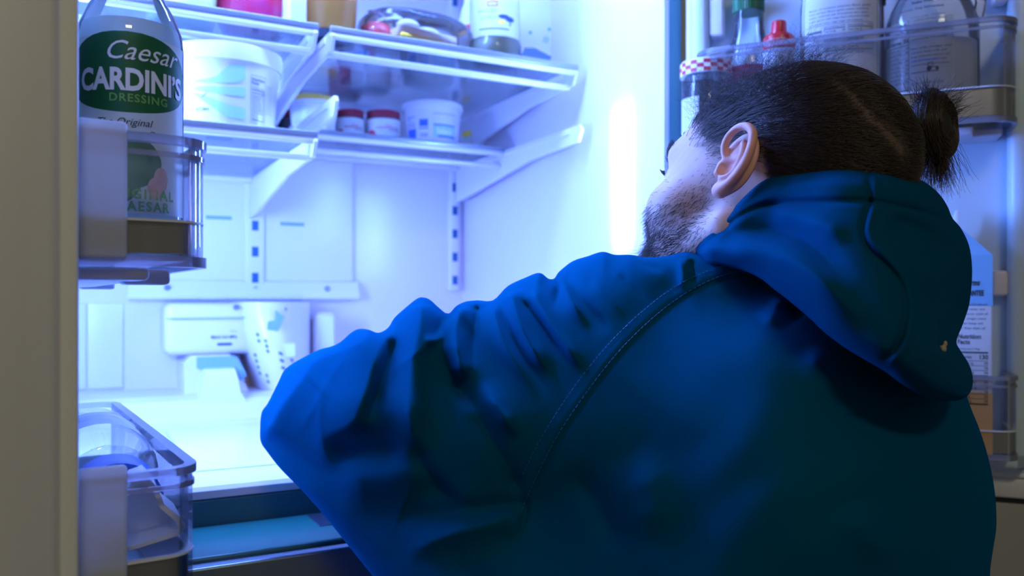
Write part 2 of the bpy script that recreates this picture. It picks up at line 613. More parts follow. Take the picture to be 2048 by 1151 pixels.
# filter housing at the bottom of the rear wall
hx0, hx1 = x_at(330, 1.47), x_at(500, 1.47)
hs = F(MB().box(hx0, hx1 + 0.02, 1.47, BK, 0.858, 0.945, 0.012), 'filter_housing', 'white_plastic', 50)
sub(MB().box(hx0 + 0.002, hx1 + 0.02, 1.464, 1.474, 0.9195, 0.9205), 'housing_seam', 'shadow_gap', hs)
pr = Print()
pr.text('MAX 0.6 MPa', 0, 0, 0.0075, bold=0.02)
pr.text('120 psi', 0.030, 0.011, 0.0042)
pr.rect(0.010, 0.034, -0.012, -0.0075)
o = pr.plane('housing_print', 'print_ink', None, (x_at(422, 1.47), 1.4697, 0.885), (1, 0, 0), (0, 0, 1), 0.0004)
o.parent = hs
sub(MB().tube([(x_at(472, 1.47), 1.466, 0.938), (x_at(472, 1.47), 1.472, 0.938)], 0.005, 12), 'screw', 'silver_trim', hs)
# chute under it
cx0, cx1 = x_at(372, 1.42), x_at(492, 1.42)
F(MB().prism([(cx0, 0.79), (cx0 + 0.012, 0.765), (cx1 + 0.025, 0.765), (cx1 + 0.012, 0.79), (cx1 - 0.012, 0.845), (cx1 - 0.02, 0.858), (cx0 + 0.012, 0.858), (cx0, 0.846)], 'y', 1.45, BK), 'chute_surround', 'white_plastic')
F(MB().prism([(cx0 + 0.012, 0.757), (cx1 + 0.014, 0.757), (cx1 - 0.012, 0.800), (cx1 - 0.020, 0.838), (cx0 + 0.028, 0.838), (cx0 + 0.022, 0.80)], 'y', 1.40, 1.50), 'chute', 'soft_white')
F(MB().prism([(cx0 + 0.02, 0.838), (cx1 - 0.014, 0.838), (cx1 - 0.004, 0.815), (cx1 + 0.004, 0.825), (cx1 - 0.012, 0.856), (cx0 + 0.02, 0.856)], 'y', 1.435, 1.46), 'chute_slot', 'shadow_gap')
# perforated cover, bulging out of the corner
vx0, vx1 = x_at(488, 1.44), x_at(640, 1.44)
cv = MB()
nU, nV = 12, 10
vv, ff = [], []
for j in range(nV + 1):
    t = j / nV
    z = 0.772 + t * (0.947 - 0.772)
    for i in range(nU + 1):
        s = i / nU
        x = vx0 + s * (vx1 - vx0) + 0.045 * (1 - t) ** 1.5 * (1 - s) * 0.9
        bul = 0.085 * math.sin(math.pi * min(1, 0.12 + 0.88 * s) ** 0.8) * (0.75 + 0.25 * math.sin(math.pi * (1 - t) * 0.9))
        vv.append((x, BK - 0.05 - bul, z))
for j in range(nV):
    for i in range(nU):
        a = j * (nU + 1) + i
        ff.append((a, a + 1, a + nU + 2, a + nU + 1))
n0 = len(vv)
vv += [(x, BK, z) for (x, y, z) in vv]
ff += [tuple(q + n0 for q in f[::-1]) for f in ff]
rim = [i for i in range(nU + 1)] + [(j + 1) * (nU + 1) + nU for j in range(nV)] + [nV * (nU + 1) + i for i in range(nU - 1, -1, -1)] + [j * (nU + 1) for j in range(nV - 1, 0, -1)]
for i in range(len(rim)):
    a, b = rim[i], rim[(i + 1) % len(rim)]
    ff.append((b, a, a + n0, b + n0))
cover_pts = vv
cover = F(cv.add(vv, ff), 'perforated_cover', 'white_plastic', 50)


def cover_at(s, t):
    i, j = s * nU, t * nV
    i0, j0 = min(int(i), nU - 1), min(int(j), nV - 1)
    fi, fj = i - i0, j - j0
    g = lambda a, b: np.array(cover_pts[b * (nU + 1) + a])
    return (g(i0, j0) * (1 - fi) + g(i0 + 1, j0) * fi) * (1 - fj) + (g(i0, j0 + 1) * (1 - fi) + g(i0 + 1, j0 + 1) * fi) * fj


holes = [(0.06, q) for q in (0.30, 0.36, 0.42, 0.48)] + [(0.14, q) for q in (0.22, 0.28, 0.62, 0.68)] + [(0.22, q) for q in (0.52, 0.57, 0.62)] + \
        [(0.38, 0.08 + 0.07 * q) for q in range(7)] + [(0.54, 0.08 + 0.07 * q) for q in range(6)] + [(0.72, 0.10 + 0.07 * q) for q in range(5)]
for s, t in holes:
    p = cover_at(s, t)
    sub(MB().add([(p[0] - 0.0035, p[1] - 0.0006, p[2] + 0.004), (p[0] + 0.0035, p[1] - 0.0006, p[2] + 0.0005), (p[0] + 0.0035, p[1] - 0.0006, p[2] - 0.0045), (p[0] - 0.0035, p[1] - 0.0006, p[2] - 0.001),
                 (p[0] - 0.0035, p[1] + 0.002, p[2] + 0.004), (p[0] + 0.0035, p[1] + 0.002, p[2] + 0.0005), (p[0] + 0.0035, p[1] + 0.002, p[2] - 0.0045), (p[0] - 0.0035, p[1] + 0.002, p[2] - 0.001)],
                [(0, 3, 2, 1), (4, 5, 6, 7), (0, 1, 5, 4), (1, 2, 6, 5), (2, 3, 7, 6), (3, 0, 4, 7)]), 'vent_hole', 'slot_dark', cover)
p = cover_at(0.36, 0.80)
sub(MB().prism([(p[0] - 0.012, p[2] - 0.012), (p[0] + 0.006, p[2] - 0.015), (p[0] + 0.016, p[2] + 0.010), (p[0] + 0.004, p[2] + 0.020), (p[0] + 0.002, p[2] + 0.004), (p[0] - 0.010, p[2] + 0.002)], 'y', p[1] - 0.004, p[1] + 0.012), 'cover_notch', 'shadow_gap', cover)
p = cover_at(0.50, 0.52)
sub(MB().box(p[0] - 0.012, p[0] + 0.013, p[1] - 0.003, p[1] + 0.01, p[2] - 0.011, p[2] + 0.013, 0.002), 'cover_glint', 'soft_white', cover)  # pale block standing in for a bright reflection on the cover
p = cover_at(0.55, 0.96)
sub(MB().tube([(p[0], p[1] - 0.002, p[2] - 0.006), (p[0], p[1] + 0.01, p[2] - 0.006)], 0.003, 10), 'screw_hole', 'slot_dark', cover)
bx0, bx1 = x_at(632, 1.50), x_at(674, 1.50)
F(MB().box(bx0, bx1, 1.50, BK, 0.80, 0.928, 0.010), 'water_tube_box', 'white_plastic', 50)
F(MB().box(bx0 + 0.007, bx1 - 0.005, 1.4985, 1.505, 0.81, 0.921, 0.003), 'water_tube_cover', 'soft_white', 50)

# interior lights: right lens near the front, left lens deeper, one panel in the ceiling
F(MB().box(XR - 0.003, XR + 0.001, 0.977, 1.017, 1.03, 1.235, 0.001), 'side_light', 'led_lens')
F(MB().box(XL - 0.001, XL + 0.003, 1.08, 1.16, 0.92, 1.46, 0.001), 'side_light', 'led_lens')  # unseen lens, set back and enlarged to brighten the jacket and right wall
F(MB().box(XC - 0.34, XC + 0.34, 0.925, 1.0, ZC - 0.006, ZC + 0.001, 0.002), 'ceiling_light', 'led_panel')

# doors -------------------------------------------------------------
aL = math.atan2(-0.08, 0.997)
DIR_L = np.array([0.08, -0.9968])              # hinge -> free end
ANG_L = math.atan2(DIR_L[1], DIR_L[0])
END_L = np.array([0.0035, 0.505])              # inner face at the free end
LEN_L = 0.44
ORI_L = END_L - DIR_L * LEN_L
ANG_R = math.atan2(0.766, -0.643)              # free end -> hinge
HIN_R = np.array([0.737, 0.885])
LEN_R = 0.46
ORI_R = HIN_R - np.array([-0.643, 0.766]) * LEN_R


def door(name, ori, ang, length, z0, z1, flip):
    """a door panel, local x along the panel, y towards the food side"""
    d = MB().box(0, length, -0.075, -0.009, z0, z1, 0.006).build(name, 'stainless', None, 40)
    d.parent = fridge
    M = Matrix.Translation((ori[0], ori[1], 0)) @ Matrix.Rotation(ang, 4, 'Z')
    d.matrix_parent_inverse = Matrix.Translation(fridge.location).inverted()
    d.matrix_basis = M
    return d


def dpart(mb, name, mat, d, smooth=None):
    return mb.build(name, mat, d, smooth)


dl = door('left_door', ORI_L, ANG_L, LEN_L, 0.726, 1.69, False)
dpart(MB().box(0.004, LEN_L - 0.0015, -0.010, -0.001, 0.73, 1.686, 0.002), 'door_gasket', 'gasket', dl, 40)
dpart(MB().box(0.012, LEN_L - 0.012, -0.004, 0.0, 0.742, 1.674, 0.0015), 'door_lining', 'door_liner', dl, 40)
dpart(MB().tube([(LEN_L - 0.03, -0.125, 0.82), (LEN_L - 0.03, -0.125, 1.5)], 0.011, 12).tube([(LEN_L - 0.03, -0.125, 0.86), (LEN_L - 0.03, -0.07, 0.86)], 0.008, 8)
      .tube([(LEN_L - 0.03, -0.125, 1.46), (LEN_L - 0.03, -0.07, 1.46)], 0.008, 8), 'door_handle', 'stainless', dl, 40)
dr = door('right_door', ORI_R, ANG_R, LEN_R, 0.713, 1.69, True)
dpart(MB().box(0.0, 0.050, -0.012, -0.004, 0.713, 1.69, 0.003).box(0.0, LEN_R, -0.012, -0.004, 0.713, 0.738, 0.003), 'door_rim', 'stainless', dr, 40)
dpart(MB().box(0.048, 0.056, -0.010, 0.0, 0.738, 1.68, 0.003).box(LEN_R - 0.012, LEN_R - 0.004, -0.010, 0.0, 0.738, 1.68, 0.003).box(0.048, LEN_R - 0.004, -0.010, 0.0, 0.738, 0.746, 0.003), 'door_gasket', 'gasket', dr, 40)
dpart(MB().box(0.055, LEN_R - 0.012, -0.008, 0.001, 0.745, 1.68, 0.002)
      .box(0.056, 0.078, 0.0, 0.028, 0.752, 1.67, 0.008).box(LEN_R - 0.036, LEN_R - 0.014, 0.0, 0.028, 0.752, 1.67, 0.008)
      .box(0.056, LEN_R - 0.014, 0.0, 0.028, 0.752, 0.778, 0.008), 'door_lining', 'door_liner', dr, 50)
for a0, a1, b0, b1 in ((0.078, 0.094, 0.955, 0.985), (LEN_R - 0.056, LEN_R - 0.036, 1.30, 1.36), (0.078, 0.094, 1.30, 1.36)):
    dpart(MB().box(a0, a1, 0.0, 0.022, b0, b1, 0.004), 'bin_lug', 'white_plastic', dr, 40)
dpart(MB().box(0.0, LEN_R, -0.075, -0.010, 0.706, 0.714), 'lower_seal', 'black_rubber', dr)


def arc_path(L, dep, r, n=6):
    pts = [(0, 0.0)]
    for k in range(n + 1):
        a = math.pi - math.pi / 2 * k / n
        pts.append((r + r * math.cos(a), dep - r + r * math.sin(a)))
    for k in range(n + 1):
        a = math.pi / 2 - math.pi / 2 * k / n
        pts.append((L - r + r * math.cos(a), dep - r + r * math.sin(a)))
    pts.append((L, 0.0))
    return pts


def strip(path, off0, off1, z0, z1, zs=None):
    """wall following the path, offset inwards from off0 to off1; zs(i) may vary the top"""
    P2 = [np.array(p) for p in path]
    n = len(P2)
    nor = []
    for i in range(n):
        t = P2[min(i + 1, n - 1)] - P2[max(i - 1, 0)]
        t = t / np.linalg.norm(t)
        nor.append(np.array([t[1], -t[0]]))
    v = []
    for i in range(n):
        zt = z1 if zs is None else zs(i)
        for off, z in ((off0, z0), (off0, zt), (off1, zt), (off1, z0)):
            q = P2[i] + nor[i] * off
            v.append((q[0], q[1], z))
    f = []
    for i in range(n - 1):
        for k in range(4):
            a, b = i * 4 + k, i * 4 + (k + 1) % 4
            f.append((a, b, b + 4, a + 4))
    f.append((3, 2, 1, 0))
    f.append(tuple((n - 1) * 4 + k for k in range(4)))
    return v, f


def door_bin(ori, ang, x0, L, dep, z0, h, label, caps=(True, True), r=0.022, band=0.32):
    loc = (ori[0] + math.cos(ang) * x0, ori[1] + math.sin(ang) * x0, z0)
    b = root('door_bin', loc, ang, label, 'door bin', 'clear bins on the refrigerator doors')
    path = arc_path(L, dep, r)
    v, f = strip(path, 0.0, 0.0026, 0.0, h)
    MB().add(v, f).build('bin_wall', 'clear_plastic', b, 40)
    ring = [(p[0], p[1]) for p in path]
    n = len(ring)
    MB().add([(p[0], p[1], 0.0005) for p in ring] + [(p[0], p[1], 0.003) for p in ring],
             [tuple(range(n)), tuple(range(2 * n - 1, n - 1, -1))] + [(i, i + n, (i + 1) % n + n, (i + 1) % n) for i in range(n)]).build('bin_floor', 'clear_plastic', b)
    v, f = strip(path, -0.0022, 0.0048, h - 0.004, h + 0.001)
    v2, f2 = strip(path, -0.0012, 0.0012, h - 0.012, h - 0.009)
    MB().add(v, f).add(v2, f2).build('bin_rim', 'rim_plastic', b, 40)
    v, f = strip(path, -0.0020, 0.003, -0.003, 0.0035)
    MB().add(v, f).build('bin_foot_edge', 'rim_plastic', b, 40)
    v, f = strip(path, 0.0028, 0.0036, 0.005, h * band)
    MB().add(v, f).build('bin_band', 'band_steel', b, 40)
    v, f = strip(path, -0.0004, 0.004, h * band, h * band + 0.0014)
    MB().add(v, f).build('band_lip', 'soft_white', b, 40)
    for k, on in enumerate(caps):
        if on:
            xx = L if k else 0.0
            s = 1 if k else -1
            MB().box(min(xx - s * 0.004, xx + s * 0.004), max(xx - s * 0.004, xx + s * 0.004), 0.0, 0.026, 0.001, h + 0.006, 0.0025).build('end_cap', 'grey_cap', b, 40)
    # moulded shelf under the bin
    MB().box(0.01, L - 0.01, 0.0, dep * 0.55, -0.011, -0.003, 0.003).box(L * 0.12, L * 0.12 + 0.02, dep * 0.4, dep * 0.8, -0.013, -0.003, 0.003).box(L * 0.88 - 0.02, L * 0.88, dep * 0.4, dep * 0.8, -0.013, -0.003, 0.003).build('bin_support', 'white_plastic', b, 40)
    return b


door_bin(ORI_L, ANG_L, 0.03, 0.385, 0.073, 0.973, 0.075, 'clear bin on the left door holding the tall dressing bottle', caps=(False, True))
door_bin(ORI_L, ANG_L, 0.03, 0.385, 0.066, 0.742, 0.106, 'clear bin low on the left door with a blue capped jug', caps=(False, True), r=0.018, band=0.50)
door_bin(ORI_R, ANG_R, 0.078, 0.352, 0.092, 1.150, 0.112, 'wide clear bin high on the right door behind the head', caps=(False, False), r=0.03)
door_bin(ORI_R, ANG_R, 0.078, 0.352, 0.085, 0.775, 0.09, 'clear bin low on the right door under the carton', caps=(False, False), r=0.02)

# glass shelves -----------------------------------------------------
def bracket(x, zt, y0, y1, hf, hr, t=0.005):
    return MB().prism([(y0, zt - hf * 0.3), (y0 + 0.006, zt), (y1, zt), (y1, zt - hr), (y1 - 0.03, zt - hr), (y0 + 0.16, zt - hf - 0.006), (y0 + 0.01, zt - hf)], 'x', x - t / 2, x + t / 2)


def shelf(x0, x1, zt, yf, label, yg=None):
    """zt = top of the glass; yf = front of the brackets; yg = front of the glass"""
    yg = yf if yg is None else yg
    s = root('glass_shelf', ((x0 + x1) / 2, yf, zt - 0.03), 0, label, 'shelf', 'cantilever glass shelves in the refrigerator')
    def A(mb, name, mat, sm=None):
        return adopt(mb.build(name, mat, None, sm), s)
    A(MB().box(x0 + 0.004, x1 - 0.004, yg + 0.004, BK - 0.03, zt - 0.004, zt, 0.0008), 'glass_pane', 'shelf_glass')
    A(MB().box(x0, x1, yg, yg + 0.006, zt - 0.0065, zt + 0.0015, 0.001), 'front_trim', 'silver_trim', 40)
    A(MB().box(x0, x1, yg + 0.001, yg + 0.010, zt - 0.0145, zt - 0.0065, 0.002), 'front_bar', 'white_plastic', 40)
    A(MB().box(x0 + 0.002, x1 - 0.002, yg + 0.020, yg + 0.031, zt - 0.034, zt - 0.026, 0.002), 'cross_bar', 'white_plastic', 40)
    A(MB().box(x0, x1, BK - 0.034, BK - 0.022, zt - 0.012, zt + 0.006, 0.003), 'rear_stop', 'white_plastic', 40)
    for xb in (x0, x1):
        xi = xb + (0.004 if xb == x0 else -0.004)
        br = A(bracket(xi, zt - 0.004, yf - 0.002, BK - 0.014, 0.026, 0.070), 'bracket', 'white_plastic')
        bs = MB().box(xi - 0.0045, xi + 0.0045, yf + 0.03, BK - 0.05, zt - 0.016, zt - 0.0055, 0.002).build('slide_rail', 'white_plastic', None, 40)
        bs.parent = br
    return s


shelf(-0.112, 0.288, 1.317, 1.090, 'upper left glass shelf holding the crimson pouch')
shelf(0.304, 0.698, 1.317, 1.090, 'upper right glass shelf holding the bagged food and garlic jar')
shelf(-0.112, 0.288, 1.173, 1.090, 'lower left glass shelf under the big white tub')
shelf(0.304, 0.698, 1.226, 1.075, 'lower right glass shelf with its pane pushed back, holding small jars', yg=1.325)

# cabinet to the right of the refrigerator
kc = root('base_cabinet', (1.75, 1.25, 0), 0, 'greige painted base cabinet partly seen below the open right door', 'cabinet')
def KC(mb, name, mat, sm=None):
    return adopt(mb.build(name, mat, None, sm), kc)
KC(MB().box(1.0, 2.4, 0.95, 1.55, 0.10, 0.88).box(1.0, 2.4, 1.0, 1.55, 0.0, 0.10), 'carcass', 'cabinet_paint')
for a, b in ((1.005, 1.455), (1.46, 1.91), (1.915, 2.395)):
    cd = KC(MB().box(a, b, 0.93, 0.95, 0.11, 0.72, 0.002).box(a + 0.06, b - 0.06, 0.936, 0.94, 0.17, 0.66), 'cabinet_door', 'cabinet_paint', 40)
    KC(MB().box(a, b, 0.93, 0.95, 0.725, 0.875, 0.002), 'drawer_front', 'cabinet_paint', 40)
KC(MB().box(0.99, 2.42, 0.91, 1.56, 0.88, 0.915, 0.004), 'worktop', 'dark_base', 40)


# ------------------------------------------------------------------ things on the shelves and in the door bins
def spot(px, D):
    x = x_at(px, D)
    return x, D, D * math.cos(YAW) + x * math.sin(YAW)


def face_cam(x, y):
    return math.atan2(-y, -x)


def lid_ribs(r, z0, z1, n=36, seg=None):
    """ribbed side of a cap: a star shaped ring"""
    v, f = [], []
    m = n * 2
    for z in (z0, z1):
        for j in range(m):
            a = 2 * math.pi * j / m
            rr = r * (1.0 if j % 2 else 0.97)
            v.append((rr * math.cos(a), rr * math.sin(a), z))
    for j in range(m):
        f.append((j, (j + 1) % m, m + (j + 1) % m, m + j))
    f.append(tuple(range(m - 1, -1, -1)))
    f.append(tuple(range(m, 2 * m)))
    return v, f


# --- dressing bottle in the left door bin
bx, by, bd = spot(262, 0.620)
r0 = 0.0335
bt = root('dressing_bottle', (bx, by, 0.9765), 0, 'tall clear dressing bottle with green oval label in the left door', 'bottle')
bprof = [(0.028, 0.0), (r0 - 0.001, 0.004), (r0, 0.010), (r0, 0.146), (r0 - 0.001, 0.156), (r0 - 0.006, 0.169), (r0 - 0.013, 0.181), (0.0165, 0.192), (0.0145, 0.21), (0.0142, 0.228)]
MB().lathe(bprof, 48).build('bottle_body', 'bottle_glass', bt, 60)
MB().lathe([(r * 0.95, z) for r, z in bprof[:4]] + [(r0 * 0.94, 0.150), (r0 * 0.90, 0.158)], 40).build('dressing_fill', 'dressing', bt, 60)
v, f = lid_ribs(0.0175, 0.216, 0.240)
MB().add(v, f).build('cap', 'cap_green', bt)
th = face_cam(bx, by)
zl0, zl1 = 0.030, 0.145
Print().add(rect2d(-0.048, 0.0425, zl0, zl1, 24, 1)).wrap('label', 'label_cream', bt, r0, th, 0.0003)
Print().add(ell2d(-0.002, 0.121, 0.0445, 0.0262, 40, 8, 2.2)).wrap('label_oval', 'label_green', bt, r0, th, 0.0006)
Print().text('Caesar', -0.0165, 0.1290, 0.0175, shear=0.4, wide=0.95).text('CARDINI\u2019S', 0.0018, 0.1095, 0.0195, bold=0.035, align='c', wide=0.78).wrap('label_name', 'print_white', bt, r0, th, 0.0009)
Print().text('DRESSING', 0.005, 0.1018, 0.0072, bold=0.02, align='c', space=1.15).wrap('label_kind', 'print_lime', bt, r0, th, 0.0009)
Print().text('The Original', -0.004, 0.0865, 0.0066, shear=0.3, align='c').text('Caesar Dressing', 0.012, 0.080, 0.0055, shear=0.3, align='c').wrap('label_script', 'print_black', bt, r0, th, 0.0009)
lf = Print()
lf.add(ell2d(0.004, 0.063, 0.015, 0.0165, 24, 4, 1.7)).add(ell2d(-0.006, 0.048, 0.012, 0.012, 20, 4, 1.6))
lf.wrap('label_leaf', 'leaf_green', bt, r0, th, 0.0007)
lf = Print()
lf.add(ell2d(0.0185, 0.053, 0.005, 0.008, 16, 3)).add(ell2d(0.0145, 0.047, 0.0048, 0.007, 16, 3))
lf.wrap('label_garlic', 'garlic_pink', bt, r0, th, 0.0009)
Print().text('ORIGINAL', 0.006, 0.0395, 0.0088, bold=0.03, align='c', space=1.25, wide=0.92).text('CAESAR', 0.008, 0.0315, 0.0088, bold=0.03, align='c', space=1.2, wide=0.92).wrap('label_flavor', 'print_lime', bt, r0, th, 0.0009)

# --- things in the lower left bin: a jug on its side with a blue cap, a white scoop
jl = root('lying_jug', (0.022, 0.625, 0.806), 0, 'translucent jug with a round blue cap lying in the lower left door bin', 'jug')
cyl = MB()
ax = Vector((-0.06, 0.995, 0.02)).normalized()
def along(t, dz=0.0):
    return Vector((0.0, 0.0, dz)) + ax * t
MB().tube([along(-0.012, 0.014), along(0.0, 0.014), along(0.02, 0.014), along(0.05, 0.012), along(0.09, 0.012), along(0.16, 0.010), along(0.165, 0.010)], [0.022, 0.024, 0.025, 0.036, 0.040, 0.040, 0.034], 28).build('jug_body', 'bottle_glass', jl, 50)
MB().tube([along(-0.040, 0.012), along(-0.038, 0.012), along(-0.014, 0.014), along(-0.012, 0.014)], [0.0255, 0.0285, 0.0285, 0.026], 32).build('cap', 'cap_blue', jl, 50)
MB().tube([along(0.004, 0.014), along(0.006, 0.014), along(0.010, 0.014), along(0.012, 0.014)], [0.026, 0.0300, 0.0300, 0.026], 28).build('neck_ring', 'bottle_glass', jl, 50)
MB().tube([along(0.06, 0.012), along(0.12, 0.011)], [0.0392, 0.0406], 28, caps=False).build('paper_wrap', 'label_white', jl, 50)
sc = root('plastic_scoop', (0.045, 0.552, 0.80), 0, 'small curved white scoop standing in the lower left door bin', 'scoop')
pts = [(-0.034, -0.003), (-0.010, 0.000), (0.012, 0.0045), (0.0165, 0.009), (0.013, 0.016), (0.004, 0.025), (0.0, 0.036), (-0.006, 0.043), (-0.014, 0.041), (-0.018, 0.034)]
inn = [(-0.017, 0.031), (-0.013, 0.038), (-0.0075, 0.039), (-0.0025, 0.034), (0.0015, 0.023), (0.010, 0.014), (0.0125, 0.009), (0.010, 0.0065), (-0.010, 0.0022), (-0.034, -0.0008)]
MB().prism(pts + inn, 'y', -0.005, 0.035).build('scoop_lip', 'soft_white', sc)
MB().prism([(q[0], q[1]) for q in inn[::-1]], 'y', 0.026, 0.030).build('scoop_back', 'soft_white', sc)


# --- big white tub on the lower left shelf
def R_lin(rb, rt, h):
    return lambda z: rb + (rt - rb) * max(0, min(1, z / h))


tx, ty, td = spot(452, 1.168)
tub = root('yogurt_tub', (tx, ty, 1.1735), 0, 'big white tub with pale blue waves on the lower left shelf', 'tub')
hb, ht, hh = 0.0620, 0.0700, 0.1065
Rf = R_lin(hb, ht, hh - 0.024)
MB().lathe([(hb - 0.004, 0.003), (hb - 0.003, 0.0), (hb - 0.0005, 0.0), (hb, 0.003), (ht, hh - 0.022)], 56).build('tub_body', 'white_plastic', tub, 40)
MB().lathe([(ht, hh - 0.022), (ht + 0.003, hh - 0.022), (ht + 0.0042, hh - 0.004), (ht + 0.0035, hh), (ht - 0.002, hh + 0.0015), (ht - 0.004, hh - 0.002)], 56).build('lid', 'white_plastic', tub, 40)
th = face_cam(tx, ty)
wv = Print()
def wave(pr, xs, lo, hi):
    n = len(xs)
    v = [(xs[i], lo[i]) for i in range(n)] + [(xs[i], hi[i]) for i in range(n)]
    pr.add((np.array(v), [(i, i + 1, n + i + 1, n + i) for i in range(n - 1)]))
xs = [-0.055, -0.045, -0.035, -0.025, -0.018, -0.010, -0.004, 0.004, 0.012, 0.018, 0.024]
wave(wv, xs, [0.0555, 0.055, 0.0545, 0.054, 0.054, 0.054, 0.054, 0.0545, 0.0555, 0.058, 0.062], [0.0565, 0.057, 0.0575, 0.058, 0.0595, 0.063, 0.069, 0.0765, 0.0785, 0.079, 0.079])
wave(wv, xs, [0.047, 0.0455, 0.044, 0.0425, 0.0415, 0.0405, 0.0400, 0.0395, 0.039, 0.039, 0.039], [0.049, 0.049, 0.049, 0.049, 0.049, 0.049, 0.0492, 0.0495, 0.050, 0.0505, 0.051])
wave(wv, xs, [0.044, 0.040, 0.035, 0.029, 0.0245, 0.019, 0.0145, 0.0112, 0.0105, 0.0105, 0.0105], [0.046, 0.0435, 0.0405, 0.037, 0.0345, 0.0315, 0.029, 0.0268, 0.0258, 0.025, 0.0245])
wv.wrap('wave_print', 'print_pale_blue', tub, Rf, th, 0.0004)
nf = Print()
nutrition(nf, 0.033, 0.0665, 0.0205, rows=8, s=0.0027)
nf.frame(0.0315, 0.0548, 0.0085, 0.069, 0.0004)
fine_print(nf, 0.057, 0.062, 0.013, 12, 0.0022, 3)
tk = Print()
tk.text('2 LB (1.36kg)', -0.043, 0.019, 0.0055, bold=0.02, wide=0.75)
pk = Print()
pk.add((np.array([(-0.030, 0.036), (-0.029, 0.035), (-0.0225, 0.042), (-0.0222, 0.043)]), [(0, 1, 2, 3)]))
tk.wrap('weight_print', 'print_ink', tub, Rf, th, 0.0005)
pk.wrap('pen_mark', 'print_ink', tub, Rf, th, 0.0005)
nf.wrap('nutrition_print', 'print_ink', tub, Rf, th, 0.0005)


def simple_jar(px, D, z, r, h, body, lid, label, lidh=0.014, fill=None, waist=0.0, name='jar', group=None, lid_r=None, stripe=None, bg='label_white'):
    x, y, d = spot(px, D)
    j = root(name, (x, y, z), 0, label, name.split('_')[-1], group)
    lr = lid_r or r * 0.93
    MB().lathe([(r * 0.86, 0.0), (r * 0.97, 0.002), (r, 0.006), (r, h * 0.72), (r * 0.98, h * 0.80), (lr * 0.96, h - lidh), (lr * 0.94, h - lidh * 0.4)], 36).build('jar_body', body, j, 50)
    if fill:
        MB().lathe([(r * 0.84, 0.003), (r * 0.93, 0.006), (r * 0.93, h * 0.68), (r * 0.9, h * 0.74)], 32).build('contents', fill, j, 50)
    v, f = lid_ribs(lr, h - lidh, h)
    MB().add(v, f).build('lid', lid, j)
    th = face_cam(x, y)
    if stripe:
        stripe(j, r, h, th)
    return j


def jam_label(j, r, h, th):
    Print().add(rect2d(-1.25 * r, 1.25 * r, h * 0.06, h * 0.74, 20, 1)).wrap('label', 'label_white', j, r, th, 0.0003)
    p = Print().text('Fruit', 0.1 * r, h * 0.50, h * 0.10, shear=0.3)
    p.add(rect2d(-0.4 * r, 0.9 * r, h * 0.46, h * 0.485, 8, 1)).add(ell2d(-0.7 * r, h * 0.28, r * 0.28, h * 0.13, 16, 3))
    p.wrap('label_print', 'print_red', j, r, th, 0.0006)
    p = Print()
    fine_print(p, -1.2 * r, h * 0.66, r * 0.45, 6, h * 0.05, 5)
    p.add(rect2d(0.3 * r, 1.0 * r, h * 0.40, h * 0.42, 6, 1))
    p.wrap('label_text', 'print_ink', j, r, th, 0.0006)


ZLR = 1.2265
simple_jar(580, 1.500, ZLR, 0.026, 0.062, 'bottle_glass', 'cap_maroon', 'small jar with a dark red lid half hidden behind the yellow-topped cup', fill='black_jam', group='red lidded jars on the lower right shelf')
simple_jar(700, 1.435, ZLR, 0.0255, 0.060, 'bottle_glass', 'cap_maroon', 'jam jar with dark red lid between the yellow-topped cup and another jam jar', fill='crimson', stripe=jam_label, group='red lidded jars on the lower right shelf')
simple_jar(767, 1.425, ZLR, 0.0320, 0.062, 'bottle_glass', 'cap_maroon', 'wider jam jar with dark red lid just left of the blue labelled tub', fill='crimson', stripe=jam_label, group='red lidded jars on the lower right shelf')


def mustard(j, r, h, th):
    p = Print().add(ell2d(-0.75 * r, h * 0.2, r * 0.3, h * 0.13, 16, 3))
    p.wrap('label_fruit', 'print_lime', j, r, th, 0.0006)
    p = Print().add(rect2d(-0.4 * r, 0.5 * r, h * 0.52, h * 0.57, 8, 1))
    p.wrap('label_print', 'cheese', j, r, th, 0.0006)


simple_jar(948, 1.490, ZLR, 0.0255, 0.058, 'label_white', 'cap_yellow', 'small white jar with a yellow lid right of the blue labelled tub', stripe=mustard)

# cup with a yellow lid under a clear dome
x, y, d = spot(627, 1.405)
cu = root('dessert_cup', (x, y, ZLR), 0, 'white cup with yellow lid and clear dome on the lower right shelf', 'cup')
Rc = R_lin(0.0345, 0.041, 0.051)
MB().lathe([(0.031, 0.0), (0.034, 0.002), (0.0405, 0.052), (0.043, 0.053), (0.043, 0.058), (0.040, 0.059)], 40).build('cup_body', 'white_plastic', cu, 40)
MB().lathe([(0.0405, 0.059), (0.0395, 0.066), (0.037, 0.068)], 40).build('lid', 'cap_yellow', cu, 40)
MB().lathe([(0.0418, 0.0595), (0.041, 0.068), (0.037, 0.073), (0.025, 0.0755)], 40).build('dome', 'clear_plastic', cu, 40)
p = Print()
fine_print(p, -0.034, 0.050, 0.032, 6, 0.0035, 8)
p.wrap('cup_print', 'print_mid_blue', cu, Rc, face_cam(x, y), 0.0004)
p = Print().text('Creamy', 0.006, 0.036, 0.010, shear=0.2, bold=0.02).add(rect2d(0.006, 0.026, 0.026, 0.030, 6))
p.wrap('cup_name', 'print_ink', cu, Rc, face_cam(x, y), 0.0004)

